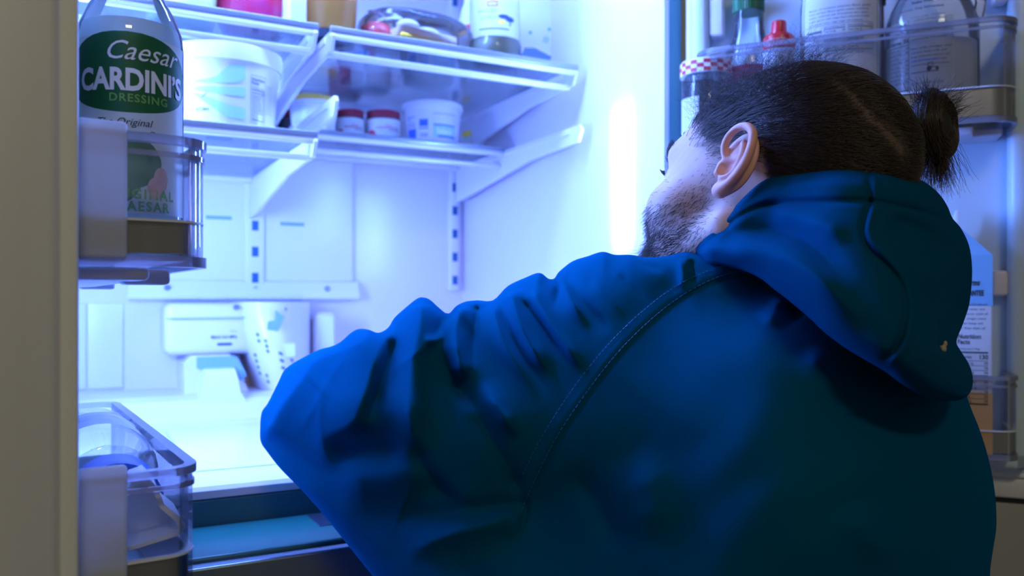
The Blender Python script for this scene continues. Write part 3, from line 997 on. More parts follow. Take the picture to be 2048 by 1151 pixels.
# tub with blue labels
x, y, d = spot(865, 1.400)
c2 = root('cheese_tub', (x, y, ZLR), 0, 'round white tub with blue label panels on the lower right shelf', 'tub')
Rt = R_lin(0.0459, 0.0519, 0.063)
MB().lathe([(0.043, 0.0), (0.0455, 0.002), (0.0515, 0.064), (0.0515, 0.066)], 48).build('tub_body', 'white_plastic', c2, 40)
MB().lathe([(0.0515, 0.066), (0.0555, 0.0655), (0.0562, 0.073), (0.055, 0.0775), (0.050, 0.079)], 48).build('lid', 'white_plastic', c2, 40)
th = face_cam(x, y)
Print().add(rect2d(0.002, 0.046, 0.013, 0.035, 12, 1)).wrap('label_panel', 'print_pale_blue', c2, Rt, th, 0.0004)
p = Print().add(rect2d(0.002, 0.046, 0.0335, 0.036, 12, 1)).add(rect2d(0.010, 0.046, 0.013, 0.0165, 12, 1))
p.add(rect2d(-0.052, -0.031, 0.012, 0.028, 6, 1)).add(rect2d(-0.024, -0.008, 0.032, 0.044, 6, 1)).add(rect2d(-0.024, -0.008, 0.0275, 0.0295, 6, 1)).add(rect2d(-0.022, -0.008, 0.014, 0.0155, 6, 1)).add(rect2d(-0.022, -0.008, 0.0175, 0.019, 6, 1))
nutrition(p, -0.053, 0.052, 0.020, rows=4, s=0.0026)
p.wrap('label_print', 'print_blue', c2, Rt, th, 0.0006)
Print().text('Select', 0.007, 0.0200, 0.0125, bold=0.04).wrap('label_name', 'print_white', c2, Rt, th, 0.0007)
p = Print().add(rect2d(0.002, 0.046, 0.0535, 0.055, 12, 1))
p.wrap('label_rule', 'silver_trim', c2, Rt, th, 0.0006)

# --- upper right shelf
ZU = 1.3175
x, y, d = spot(655, 1.175)
cp = root('iced_drink_cup', (x, y, ZU), 0, 'tan drink cup with a dark base at the divide of the upper shelves', 'cup')
MB().lathe([(0.036, 0.004), (0.0375, 0.006), (0.046, 0.10), (0.047, 0.12)], 40).build('drink', 'tan_drink', cp, 40)
MB().lathe([(0.0365, 0.0), (0.0385, 0.001), (0.0392, 0.013), (0.0375, 0.014)], 40).build('cup_base', 'dark_base', cp, 40)
MB().lathe([(0.0385, 0.012), (0.049, 0.135)], 40, close=False).build('cup_wall', 'clear_plastic', cp, 60)
MB().lathe([(0.049, 0.133), (0.0525, 0.134), (0.0525, 0.142), (0.045, 0.150), (0.02, 0.152)], 40).build('cup_lid', 'clear_plastic', cp, 40)
x, y, d = spot(585, 1.150)
wt = root('paper_carton', (x, y, ZU), 0.2, 'narrow white carton between the crimson pouch and tan cup', 'carton')
MB().box(-0.012, 0.012, -0.02, 0.02, 0.0, 0.12, 0.002).build('carton_body', 'label_white', wt, 40)
MB().prism([(-0.02, 0.12), (0.02, 0.12), (0.0, 0.138)], 'x', -0.012, 0.012).build('carton_top', 'label_white', wt)

# apple, sandwich and slices in a clear bag
x, y, d = spot(752, 1.170)
ap = root('apple', (x, y, ZU + 0.001), 0, 'red apple at the left end of the clear food bag', 'apple')
MB().lathe([(0.004, 0.004), (0.010, 0.0005), (0.018, 0.004), (0.0235, 0.014), (0.0245, 0.024), (0.021, 0.034), (0.013, 0.040), (0.005, 0.037), (0.001, 0.034)], 32).build('apple_flesh', 'apple_red', ap, 80)
MB().tube([(0, 0, 0.034), (0.001, 0, 0.040), (0.003, 0, 0.046)], 0.0012, 6).build('stem', 'brown_sauce', ap)
x, y, d = spot(842, 1.165)
sw = root('wrapped_sandwich', (x, y, ZU + 0.001), math.radians(12), 'sandwich with yellow cheese edge inside the clear food bag', 'sandwich')
MB().box(-0.055, 0.045, -0.035, 0.03, 0.000, 0.011, 0.004).build('bread_slice', 'bread', sw, 50)
MB().box(-0.058, 0.047, -0.038, 0.032, 0.0112, 0.0165, 0.002).build('cheese_slice', 'cheese', sw, 50)
MB().box(-0.054, 0.044, -0.034, 0.03, 0.0168, 0.030, 0.004).build('bread_slice', 'bread', sw, 50)
MB().ellipsoid((-0.03, -0.010, 0.037), (0.018, 0.016, 0.009)).ellipsoid((0.01, 0.0, 0.036), (0.022, 0.018, 0.008)).build('egg_half', 'soft_white', sw, 80)


def blob_bag(name, c, rad, seed, mat, label, cat, bottom):
    r = np.random.RandomState(seed)
    ph = r.rand(6, 3) * 6.28
    fr = r.uniform(2, 7, (6, 3))
    n, m = 40, 24
    v, f = [], []
    for i in range(m + 1):
        t = math.pi * i / m
        for j in range(n):
            a = 2 * math.pi * j / n
            q = np.array([math.sin(t) * math.cos(a), math.sin(t) * math.sin(a), -math.cos(t)])
            w = 1 + 0.05 * sum(math.sin(fr[k] @ q + ph[k, 0]) for k in range(6)) / 2
            s = np.sign(q) * np.abs(q) ** 0.7
            pnt = s * np.array(rad) * w
            pnt[2] = max(pnt[2], bottom - c[2])
            v.append(pnt)
    for i in range(m):
        for j in range(n):
            f.append((i * n + j, i * n + (j + 1) % n, (i + 1) * n + (j + 1) % n, (i + 1) * n + j))
    return v, f


x, y, d = spot(832, 1.172)
bg = root('food_bag', (x, y, ZU), math.radians(5), 'clear plastic bag wrapped around the apple and sandwich', 'bag')
v, f = blob_bag('b', (0, 0, 0.030), (0.088, 0.052, 0.034), 4, None, '', '', 0.0006)
MB().add([(q[0], q[1], q[2] + 0.030) for q in v], f).build('bag_film', 'clear_bag', bg, 80)
MB().tube([(-0.082, -0.010, 0.052), (-0.075, -0.03, 0.046), (-0.062, -0.046, 0.030)], [0.002, 0.004, 0.003], 8).build('bag_fold', 'clear_bag', bg, 80)
# pickle jar behind
x, y, d = spot(855, 1.310)
pj = root('pickle_jar', (x, y, ZU), 0, 'glass pickle jar with a dark teal lid behind the food bag', 'jar')
MB().lathe([(0.038, 0.0), (0.043, 0.003), (0.0445, 0.010), (0.0445, 0.052), (0.043, 0.060), (0.040, 0.066), (0.039, 0.074)], 40).build('jar_body', 'bottle_glass', pj, 50)
MB().lathe([(0.036, 0.003), (0.0415, 0.006), (0.0415, 0.046), (0.038, 0.048)], 36).build('contents', 'olive', pj, 50)
v, f = lid_ribs(0.0435, 0.070, 0.090)
MB().add(v, f).build('lid', 'cap_teal', pj)
# white bottle with a red band
x, y, d = spot(938, 1.180)
rb = root('sauce_bottle', (x, y, ZU), 0, 'slim white bottle with a red stripe left of the garlic jar', 'bottle')
MB().lathe([(0.014, 0.0), (0.016, 0.003), (0.016, 0.075), (0.012, 0.09), (0.008, 0.10), (0.008, 0.12)], 28).build('bottle_body', 'label_white', rb, 50)
Print().add(rect2d(-0.025, 0.025, 0.052, 0.062, 16, 1)).wrap('label_band', 'print_red', rb, 0.016, face_cam(x, y), 0.0005)
Print().add(rect2d(-0.025, 0.025, 0.046, 0.052, 16, 1)).wrap('label_edge', 'cheese', rb, 0.016, face_cam(x, y), 0.0005)
# garlic jar
x, y, d = spot(990, 1.150)
gj = root('garlic_jar', (x, y, ZU), 0, 'glass jar of minced garlic with white label on the upper right shelf', 'jar')
MB().lathe([(0.034, 0.0), (0.039, 0.004), (0.0412, 0.014), (0.0412, 0.026), (0.039, 0.034), (0.0385, 0.105), (0.036, 0.118), (0.030, 0.124)], 44).build('jar_body', 'bottle_glass', gj, 50)
MB().lathe([(0.032, 0.003), (0.037, 0.006), (0.0392, 0.015), (0.0392, 0.026), (0.0365, 0.034), (0.0365, 0.10)], 40).build('contents', 'garlic_paste', gj, 50)
v, f = lid_ribs(0.034, 0.120, 0.140)
MB().add(v, f).build('lid', 'print_white', gj)
th = face_cam(x, y)
Print().add(rect2d(-0.055, 0.050, 0.034, 0.104, 24, 1)).wrap('label', 'label_white', gj, 0.0389, th, 0.0004)
p = Print().text('MINCED', -0.012, 0.0685, 0.0085, align='c').text('GARLIC', -0.009, 0.0585, 0.0085, align='c')
p.wrap('label_name', 'silver_trim', gj, 0.0389, th, 0.0008)
p = Print().frame(-0.012, 0.004, 0.078, 0.086, 0.0015)
p.wrap('label_box', 'print_red', gj, 0.0389, th, 0.0008)
p = Print().add(ell2d(0.014, 0.063, 0.009, 0.0035, 16, 3)).add(ell2d(0.024, 0.060, 0.008, 0.004, 16, 3)).add(rect2d(-0.025, 0.022, 0.0435, 0.0450, 10, 1)).add(rect2d(0.023, 0.025, 0.050, 0.058, 1, 1))
p.wrap('label_picture', 'print_ink', gj, 0.0389, th, 0.0008)
Print().add(ell2d(0.010, 0.0545, 0.006, 0.0035, 16, 3)).wrap('label_bulb', 'cap_yellow', gj, 0.0389, th, 0.0009)
# white carton at the right end and a blue lid in front
x, y, d = spot(1072, 1.240)
wc = root('milk_carton', (x, y, ZU), math.radians(-20), 'tall white printed carton at the right end of the upper shelf', 'carton')
MB().box(-0.038, 0.030, -0.03, 0.03, 0.0, 0.17, 0.004).build('carton_body', 'label_white', wc, 40)
MB().prism([(-0.03, 0.17), (0.03, 0.17), (0.002, 0.205), (-0.002, 0.205)], 'x', -0.038, 0.030).build('carton_top', 'label_white', wc)
p = Print()
fine_print(p, -0.025, 0.050, 0.045, 9, 0.0036, 21)
p.add(ell2d(-0.015, 0.085, 0.003, 0.003, 12, 2)).add(ell2d(0.018, 0.092, 0.003, 0.003, 12, 2)).text('\u2733', 0.004, 0.07, 0.012)
p.plane('carton_print', 'print_mid_blue', wc, (0, -0.03, 0.0), (1, 0, 0), (0, 0, 1), 0.0006)
x, y, d = spot(1066, 1.125)
bl = root('blue_lid', (x, y, ZU), math.radians(-25), 'loose blue plastic lid right of the garlic jar', 'lid')
MB().prism([(-0.024, 0.0), (0.014, 0.0), (0.028, 0.011), (0.002, 0.024), (-0.014, 0.024)], 'y', -0.012, 0.012).build('lid_top', 'cap_blue', bl)
MB().box(-0.020, 0.012, -0.0135, 0.0135, 0.0, 0.003, 0.001).build('lid_rim', 'cap_blue', bl)
# tubs standing further back on the upper right shelf, seen through the glass
for pxx, D, r, h, m1, m2, lab in ((742, 1.400, 0.036, 0.06, 'white_plastic', 'print_blue', 'white tub with a blue lid at the back of the upper right shelf'),
                                  (690, 1.470, 0.030, 0.05, 'cap_maroon', 'crimson', 'dark red tub at the back of the upper right shelf')):
    x, y, d = spot(pxx, D)
    q = root('food_tub', (x, y, ZU), 0, lab, 'tub')
    MB().lathe([(r * 0.9, 0), (r * 0.95, 0.002), (r, h * 0.85)], 32).build('tub_body', m1, q, 40)
    MB().lathe([(r * 1.04, h * 0.84), (r * 1.05, h), (r * 0.96, h * 1.02)], 32).build('lid', m2, q, 40)
# --- upper left shelf
x, y, d = spot(362, 1.190)
lt = root('lime_tub', (x, y, ZU), 0, 'pale lime tub at the left end of the upper left shelf', 'tub')
MB().lathe([(0.040, 0.0), (0.043, 0.003), (0.048, 0.07)], 36).build('tub_body', 'lime_tub', lt, 40)
MB().lathe([(0.049, 0.068), (0.050, 0.076), (0.046, 0.078)], 36).build('lid', 'clear_plastic', lt, 40)
x, y, d = spot(506, 1.190)
cb = root('crimson_pouch', (x, y, ZU), math.radians(-6), 'crimson food pouch on the upper left shelf above the tub', 'pouch')
v, f = blob_bag('c', (0, 0, 0.045), (0.049, 0.040, 0.050), 9, None, '', '', 0.0006)
MB().add([(q[0], q[1], q[2] + 0.045) for q in v], f).build('pouch_body', 'crimson', cb, 80)
MB().box(-0.045, 0.045, -0.004, 0.004, 0.088, 0.115, 0.003).build('pouch_seal', 'crimson', cb, 40)

# --- right door bins ------------------------------------------------
E_A = np.array([0.643, -0.766])
E_N = np.array([-0.766, -0.643])


def on_right(px, n):
    az = YAW + math.atan((px - 1024) / FPX)
    r = np.array([math.sin(az), math.cos(az)])
    o = HIN_R + n * E_N
    A = np.array([[r[0], -E_A[0]], [r[1], -E_A[1]]])
    t, a = np.linalg.solve(A, o)
    q = o + a * E_A
    return q[0], q[1], q @ FW[:2]


ZB = 1.1535
HP = math.pi / 2
# jar with gingham cloth lid
x, y, d = on_right(1412, 0.060)
gh = root('gingham_jar', (x, y, ZB), ANG_R, 'dark jam jar with red and white checked lid in the upper right bin', 'jar')
MB().lathe([(0.026, 0.0), (0.030, 0.003), (0.031, 0.010), (0.031, 0.075), (0.027, 0.084)], 36).build('jar_body', 'bottle_glass', gh, 50)
MB().lathe([(0.025, 0.003), (0.029, 0.006), (0.029, 0.07), (0.024, 0.074)], 32).build('contents', 'black_jam', gh, 50)
MB().lathe([(0.0325, 0.082), (0.0325, 0.098), (0.031, 0.1)], 36).build('lid', 'print_white', gh, 40)
p = Print()
for i in range(24):
    for k in range(3):
        if (i + k) % 2 == 0:
            p.add(rect2d(-0.10 + i * 0.0085, -0.10 + (i + 1) * 0.0085, 0.0825 + k * 0.005, 0.0825 + (k + 1) * 0.005, 2, 1))
p.wrap('checked_print', 'print_red', gh, 0.0325, HP, 0.0004)
Print().add(rect2d(-0.035, -0.004, 0.010, 0.052, 10, 1)).wrap('label', 'label_white', gh, 0.031, HP, 0.0005)
# green capped bottle
x, y, d = on_right(1497, 0.029)
gb = root('vinegar_bottle', (x, y, ZB), ANG_R, 'clear bottle with a green cap in the upper right bin', 'bottle')
MB().lathe([(0.026, 0.0), (0.030, 0.004), (0.0305, 0.012), (0.0305, 0.104), (0.028, 0.118), (0.0225, 0.132), (0.0192, 0.146), (0.0185, 0.185)], 40).build('bottle_body', 'bottle_glass', gb, 50)
MB().lathe([(0.025, 0.003), (0.0285, 0.006), (0.0285, 0.06), (0.02, 0.062)], 36).build('contents', 'pickle_dark', gb, 50)
v, f = lid_ribs(0.0200, 0.168, 0.200)
MB().add(v, f).build('cap', 'cap_green', gb)
Print().add(rect2d(-0.045, 0.045, 0.070, 0.094, 20, 1)).wrap('label', 'crimson', gb, 0.0305, HP, 0.0004)
# red capped bottle
x, y, d = on_right(1558, 0.062)
rc = root('squeeze_bottle', (x, y, ZB), ANG_R, 'white squeeze bottle with a bright red nozzle cap in the upper right bin', 'bottle')
MB().lathe([(0.016, 0.0), (0.0185, 0.003), (0.0190, 0.010), (0.0190, 0.104), (0.0195, 0.110)], 36).build('bottle_body', 'soft_white', rc, 50)
MB().lathe([(0.0195, 0.105), (0.0198, 0.113), (0.0190, 0.120), (0.0160, 0.124), (0.0105, 0.126), (0.0095, 0.129), (0.0090, 0.140), (0.0080, 0.1415)], 36).build('nozzle_cap', 'cap_red', rc, 30)
p = Print()
fine_print(p, -0.016, 0.1185, 0.030, 3, 0.0026, 31)
p.wrap('cap_print', 'print_white', rc, 0.0198, HP, 0.0006)
# oval dressing bottle with the nutrition panel
x, y, d = on_right(1680, 0.054)
ob = root('oval_bottle', (x, y, ZB), ANG_R, 'oval white bottle with a green edged nutrition label behind the head', 'bottle')
SX, SY = 1.0, 0.60
MB().lathe([(0.040, 0.0), (0.0445, 0.004), (0.046, 0.012), (0.046, 0.155), (0.043, 0.172), (0.035, 0.186), (0.022, 0.196), (0.018, 0.215)], 48, sx=SX, sy=SY).build('bottle_body', 'jug_plastic', ob, 50)
MB().lathe([(0.040, 0.003), (0.0430, 0.006), (0.0430, 0.15), (0.040, 0.16)], 40, sx=SX, sy=SY).build('contents', 'milk', ob, 50)
v, f = lid_ribs(0.019, 0.205, 0.228)
MB().add(v, f).build('cap', 'cap_green', ob)


def oval(pr, name, mat, off):
    """wrap on the oval bottle: x stays the distance along the bottle front"""
    vs = []
    for (qx, qy) in pr.v:
        c = max(-0.995, min(0.995, -qx / 0.0462))
        s = math.sqrt(1 - c * c)
        vs.append((0.0462 * c * (1 + off / 0.046), (0.0462 * SY + off) * s + 0.0002, qy))
    return mesh_obj(name, vs, pr.f, mat, ob, smooth=True)


lab = Print().add(ell2d(0.0, 0.105, 0.0425, 0.072, 48, 12, 7))
oval(lab, 'label', 'label_white', 0.0005)
ed = Print()
v1, f1 = ell2d(0.0, 0.105, 0.0405, 0.070, 48, 1, 7)
v2, f2 = ell2d(0.0, 0.105, 0.0400, 0.0695, 48, 1, 7)
ed.add((np.vstack([v1[1:], v2[1:]]), [(i, (i + 1) % 48, 48 + (i + 1) % 48, 48 + i) for i in range(48)]))
oval(ed, 'label_edge', 'print_green', 0.0010)
p = Print()
fine_print(p, -0.034, 0.148, 0.068, 5, 0.0030, 41)
p.rect(-0.036, 0.036, 0.1245, 0.1249, 10)
p.text('Nutrition', -0.0365, 0.1165, 0.0048, bold=0.03, wide=0.9).text('Facts', -0.0365, 0.1110, 0.0048, bold=0.03)
fine_print(p, -0.0365, 0.109, 0.017, 4, 0.0024, 42)
p.text('Calories', -0.0365, 0.0905, 0.0032, bold=0.02).text('20', -0.020, 0.0888, 0.0048, bold=0.03, align='r')
for k, xx in enumerate((-0.0175, 0.0085)):
    w = 0.0235 if k == 0 else 0.0275
    p.text('Amount/serving', xx, 0.1210, 0.0025, bold=0.01).text('% DV', xx + w, 0.1210, 0.0025, bold=0.01, align='r')
    p.rect(xx, xx + w, 0.1190, 0.1198, 5)
    for i, (t, q) in enumerate((('Total Fat 0g', '0%'), ('Sat. Fat 0g', '0%'), ('Trans Fat 0g', ''), ('Cholest. 0mg', '0%'), ('Sodium 290mg', '4%')) if k == 0 else (('Total Carb. 5g', '2%'), ('Fiber 0g', '0%'), ('Total Sugars 4g', ''), ('Incl. 3g Added Sugars', '7%'), ('Protein 0g', ''))):
        yy = 0.1155 - i * 0.0050
        p.text(t, xx, yy, 0.0031, bold=0.012, wide=0.85)
        p.text(q, xx + w, yy, 0.0031, bold=0.012, align='r')
        p.rect(xx, xx + w, yy - 0.0012, yy - 0.0010, 4)
    p.rect(xx, xx + w, 0.0925, 0.0933, 5)
p.text('Vit. D 0%  Calcium 2%  Iron 2%  Potas. 2%', -0.0170, 0.0885, 0.0029, wide=0.85)
p.text('Not a significant source of other nutrients', -0.034, 0.0825, 0.0028, wide=0.85)
p.text('INGREDIENTS', -0.010, 0.0755, 0.0030, bold=0.01).text('DISTRIBUTED BY', -0.004, 0.0700, 0.0032, bold=0.01)
fine_print(p, -0.004, 0.0695, 0.030, 7, 0.0029, 43)
oval(p, 'label_text', 'print_black', 0.0010)
# brown sauce bottle beside it
x, y, d = on_right(1757, 0.020)
bs = root('brown_sauce_bottle', (x, y, ZB), ANG_R, 'brown sauce bottle squeezed between the oval bottle and the big jug', 'bottle')
MB().lathe([(0.011, 0.0), (0.013, 0.003), (0.0135, 0.010), (0.0135, 0.055), (0.0130, 0.075), (0.0100, 0.098), (0.0065, 0.112), (0.0062, 0.17)], 32).build('bottle_body', 'brown_sauce', bs, 50)
v, f = lid_ribs(0.0085, 0.16, 0.18, 20)
MB().add(v, f).build('cap', 'print_black', bs)
# big jug
x, y, d = on_right(1862, 0.047)
mj = root('milk_jug', (x, y, ZB), ANG_R, 'big translucent jug with a nutrition box at the end of the upper right bin', 'jug')
Rj = 0.0505
MB().lathe([(0.043, 0.0), (0.048, 0.004), (Rj, 0.012), (Rj, 0.108), (0.049, 0.122), (0.043, 0.140), (0.034, 0.156), (0.024, 0.170), (0.0165, 0.182), (0.0160, 0.20)], 52, sy=0.82).build('jug_body', 'jug_plastic', mj, 50)
MB().lathe([(0.041, 0.003), (0.046, 0.006), (0.0475, 0.013), (0.0475, 0.095), (0.046, 0.096)], 44, sy=0.8).build('contents', 'milk', mj, 50)
v, f = lid_ribs(0.0185, 0.190, 0.212)
MB().add(v, f).build('cap', 'cap_blue', mj)
MB().tube([(-0.036, 0.010, 0.150), (-0.047, 0.012, 0.148), (-0.050, 0.012, 0.138), (-0.047, 0.012, 0.120)], 0.006, 10).build('handle', 'jug_plastic', mj, 60)


def jug(pr, name, mat, off):
    vs = []
    for (qx, qy) in pr.v:
        r = Rj if qy < 0.108 else Rj - (qy - 0.108) * 0.25
        a = HP + qx / r
        vs.append(((r + off) * math.cos(a), (r * 0.82 + off) * math.sin(a), qy))
    return mesh_obj(name, vs, pr.f, mat, mj, smooth=True)


jug(Print().add(rect2d(-0.056, 0.020, 0.016, 0.120, 24, 4)), 'label', 'clear_label', 0.0005)
p = Print().frame(-0.0545, -0.0265, 0.022, 0.1195, 0.0006)
p.text('Nutrition Facts', -0.0535, 0.1135, 0.0048, bold=0.03, wide=0.80)
p.text('8 servings', -0.0275, 0.1085, 0.0030, align='r').text('2 Tbsp (30mL)', -0.0275, 0.1045, 0.0034, bold=0.02, align='r')
p.rect(-0.0535, -0.0275, 0.1015, 0.1022)
p.text('Calories', -0.0535, 0.0930, 0.0052, bold=0.03).text('35', -0.0275, 0.0930, 0.0062, bold=0.03, align='r')
p.rect(-0.0535, -0.0275, 0.0895, 0.0902)
for i, (t, q) in enumerate((('Total Fat 1.5g', '2%'), ('Saturated Fat 0g', '0%'), ('Trans Fat 0g', ''), ('Cholesterol 0mg', '0%'), ('Sodium 10mg', '0%'), ('Total Carb. 5g', '2%'), ('Dietary Fiber 0g', '0%'), ('Total Sugars 5g', ''), ('Added Sugars 5g', '10%'), ('Protein 0g', ''))):
    yy = 0.0855 - i * 0.0048
    p.text(t, -0.0535, yy, 0.0031, bold=0.012, wide=0.85)
    p.text(q, -0.0275, yy, 0.0031, bold=0.012, align='r')
    p.rect(-0.0535, -0.0275, yy - 0.0013, yy - 0.0010)
p.rect(-0.0535, -0.0275, 0.0375, 0.0388)
for i, t in enumerate(('Vitamin D 0%', 'Calcium 0%', 'Iron 0%')):
    p.text(t, -0.0535, 0.0335 - i * 0.0045, 0.0031)
p.text('Shake Well.', -0.012, 0.1375, 0.0048, bold=0.015, align='c').text('Perishable. Keep Refrigerated.', -0.014, 0.1300, 0.0044, bold=0.02, align='c', wide=0.9)
fine_print(p, -0.0245, 0.1245, 0.040, 7, 0.0030, 51)
fine_print(p, -0.0245, 0.0880, 0.042, 5, 0.0033, 52)
p.rect(-0.0245, 0.004, 0.0560, 0.0568)
fine_print(p, -0.0245, 0.0480, 0.036, 1, 0.0034, 53)
for i in range(22):
    p.rect(-0.038 + i * 0.00115, -0.038 + i * 0.00115 + rnd.choice((0.0004, 0.0007)), 0.008, 0.021, 1)
# little tractor line drawing
p.add(ell2d(-0.0055, 0.0595, 0.0026, 0.0026, 14, 1)).add(ell2d(0.0025, 0.0588, 0.0017, 0.0017, 14, 1)).rect(-0.004, 0.004, 0.0605, 0.0613, 2).frame(-0.007, -0.0015, 0.062, 0.0665, 0.0006)
jug(p, 'label_text', 'print_black', 0.0010)
p = Print()
p.text('www.organicfarm.com', -0.0245, 0.0690, 0.0034, bold=0.02, wide=0.9)
jug(p, 'label_link', 'print_blue', 0.0010)

# carton in the lower right bin
x, y, d = on_right(1912, 0.047)
ct = root('juice_carton', (x, y, 0.7785), ANG_R + math.radians(-4), 'blue and white gable top carton in the low right bin beside the hood', 'carton')
ct.scale = (1, 1, 1.14)
w = 0.0345
MB().box(-w, w, -w, w, 0.0, 0.195, 0.002).build('carton_body', 'label_white', ct, 40)
MB().add([(-w, -w, 0.195), (w, -w, 0.195), (w, w, 0.195), (-w, w, 0.195), (0.0, -w * 0.9, 0.225), (0.0, w * 0.9, 0.225)],
         [(0, 4, 5, 3), (1, 2, 5, 4), (0, 1, 4), (2, 3, 5)]).build('gable', 'carton_blue', ct)
MB().box(-0.002, 0.002, -w * 0.9, w * 0.9, 0.223, 0.240, 0.001).build('gable_fin', 'label_white', ct)
Print().add(rect2d(-w, w, 0.145, 0.195)).plane('front_blue', 'carton_blue', ct, (0, w, 0), (-1, 0, 0), (0, 0, 1), 0.0004)
Print().add(rect2d(-w, w, 0.0, 0.060)).plane('front_orange', 'carton_orange', ct, (0, w, 0), (-1, 0, 0), (0, 0, 1), 0.0004)
p = Print().text('Soft Farms', -0.004, 0.165, 0.0085, shear=0.3, bold=0.02, wide=0.7).text('GUARANTEE', -0.002, 0.155, 0.0075, bold=0.03, wide=0.65)
fine_print(p, -0.004, 0.150, 0.034, 6, 0.0032, 61)
nutrition(p, 0.0, 0.118, 0.030, rows=9, s=0.0032)
p.plane('carton_text', 'print_black', ct, (0, w, 0), (-1, 0, 0), (0, 0, 1), 0.0008)


# ------------------------------------------------------------------ the person
# materials with a point colour attribute on the skin
m, nt, out = new_mat('skin')
b = nt.nodes.new('ShaderNodeBsdfPrincipled')
nt.links.new(b.outputs[0], out.inputs[0])
at = nt.nodes.new('ShaderNodeVertexColor')
at.layer_name = 'tone'
nt.links.new(at.outputs[0], b.inputs['Base Color'])
b.inputs['Roughness'].default_value = 0.48
b.inputs['Subsurface Weight'].default_value = 0.25
b.inputs['Subsurface Radius'].default_value = (0.006, 0.0025, 0.0015)
b.inputs['Subsurface Scale'].default_value = 1.0
tcn = nt.nodes.new('ShaderNodeTexCoord')
nz = nt.nodes.new('ShaderNodeTexNoise')
nz.inputs['Scale'].default_value = 900
nt.links.new(tcn.outputs['Object'], nz.inputs['Vector'])
bp = nt.nodes.new('ShaderNodeBump')
bp.inputs['Strength'].default_value = 0.25
bp.inputs['Distance'].default_value = 0.0006
nt.links.new(nz.outputs[0], bp.inputs['Height'])
nt.links.new(bp.outputs[0], b.inputs['Normal'])


def cloth_mat(name, col, rough, spec, sheen, weave, bumpd):
    m, nt, out = new_mat(name)
    b = nt.nodes.new('ShaderNodeBsdfPrincipled')
    nt.links.new(b.outputs[0], out.inputs[0])
    b.inputs['Base Color'].default_value = (*col, 1)
    b.inputs['Roughness'].default_value = rough
    b.inputs['Specular IOR Level'].default_value = spec
    b.inputs['Specular Tint'].default_value = (0.25, 0.55, 1.0, 1)
    b.inputs['Sheen Weight'].default_value = sheen
    b.inputs['Sheen Roughness'].default_value = 0.4
    b.inputs['Sheen Tint'].default_value = (0.02, 0.34, 1.0, 1)
    tc = nt.nodes.new('ShaderNodeTexCoord')
    n1 = nt.nodes.new('ShaderNodeTexNoise')
    n1.inputs['Scale'].default_value = weave
    n1.inputs['Detail'].default_value = 3
    nt.links.new(tc.outputs['Object'], n1.inputs['Vector'])
    b1 = nt.nodes.new('ShaderNodeBump')
    b1.inputs['Strength'].default_value = 0.35
    b1.inputs['Distance'].default_value = bumpd
    nt.links.new(n1.outputs[0], b1.inputs['Height'])
    n2 = nt.nodes.new('ShaderNodeTexNoise')
    n2.inputs['Scale'].default_value = 22
    n2.inputs['Detail'].default_value = 2
    nt.links.new(tc.outputs['Object'], n2.inputs['Vector'])
    b2 = nt.nodes.new('ShaderNodeBump')
    b2.inputs['Strength'].default_value = 0.30
    b2.inputs['Distance'].default_value = 0.004
    nt.links.new(n2.outputs[0], b2.inputs['Height'])
    nt.links.new(b1.outputs[0], b2.inputs['Normal'])
    nt.links.new(b2.outputs[0], b.inputs['Normal'])
    return m


JCOL = (0.0006, 0.078, 0.165)
cloth_mat('jacket_cloth', JCOL, 0.48, 0.0, 0.20, 1500, 0.0004)
cloth_mat('hood_fleece', (0.0015, 0.062, 0.135), 0.9, 0.0, 0.12, 1100, 0.0008)
pbr('stitch_thread', (0.01, 0.14, 0.42), 0.6)
pbr('denim', (0.02, 0.025, 0.04), 0.8)
pbr('shoe_leather', (0.02, 0.015, 0.012), 0.5)
pbr('lint', (0.45, 0.36, 0.24), 0.9)
pbr('eye_white', (0.8, 0.8, 0.78), 0.2)

HAIRM, hnt, hout = new_mat('hair_strands')
hb_ = hnt.nodes.new('ShaderNodeBsdfPrincipled')
hb_.inputs['Base Color'].default_value = (0.050, 0.030, 0.019, 1)
hb_.inputs['Roughness'].default_value = 0.36
hb_.inputs['Specular IOR Level'].default_value = 0.45
hnt.links.new(hb_.outputs[0], hout.inputs[0])
BEARDM, bnt, bout = new_mat('beard_strands')
bb_ = bnt.nodes.new('ShaderNodeBsdfPrincipled')
bb_.inputs['Base Color'].default_value = (0.035, 0.022, 0.016, 1)
bb_.inputs['Roughness'].default_value = 0.4
bnt.links.new(bb_.outputs[0], bout.inputs[0])


# signed distance helpers ---------------------------------------------
def smin(a, b, k):
    h = np.clip(0.5 + 0.5 * (b - a) / k, 0, 1)
    return b * (1 - h) + a * h - k * h * (1 - h)


def smax(a, b, k):
    return -smin(-a, -b, k)


def sd_ell(p, c, r):
    q = (p - np.array(c)) / np.array(r)
    k0 = np.linalg.norm(q, axis=-1)
    k1 = np.linalg.norm(q / np.array(r), axis=-1)
    return k0 * (k0 - 1) / np.maximum(k1, 1e-9)


def sd_cap(p, a, b, ra, rb):
    a = np.array(a, float); b = np.array(b, float)
    ab = b - a
    t = np.clip(((p - a) @ ab) / (ab @ ab), 0, 1)
    return np.linalg.norm(p - a - t[..., None] * ab, axis=-1) - (ra + (rb - ra) * t)


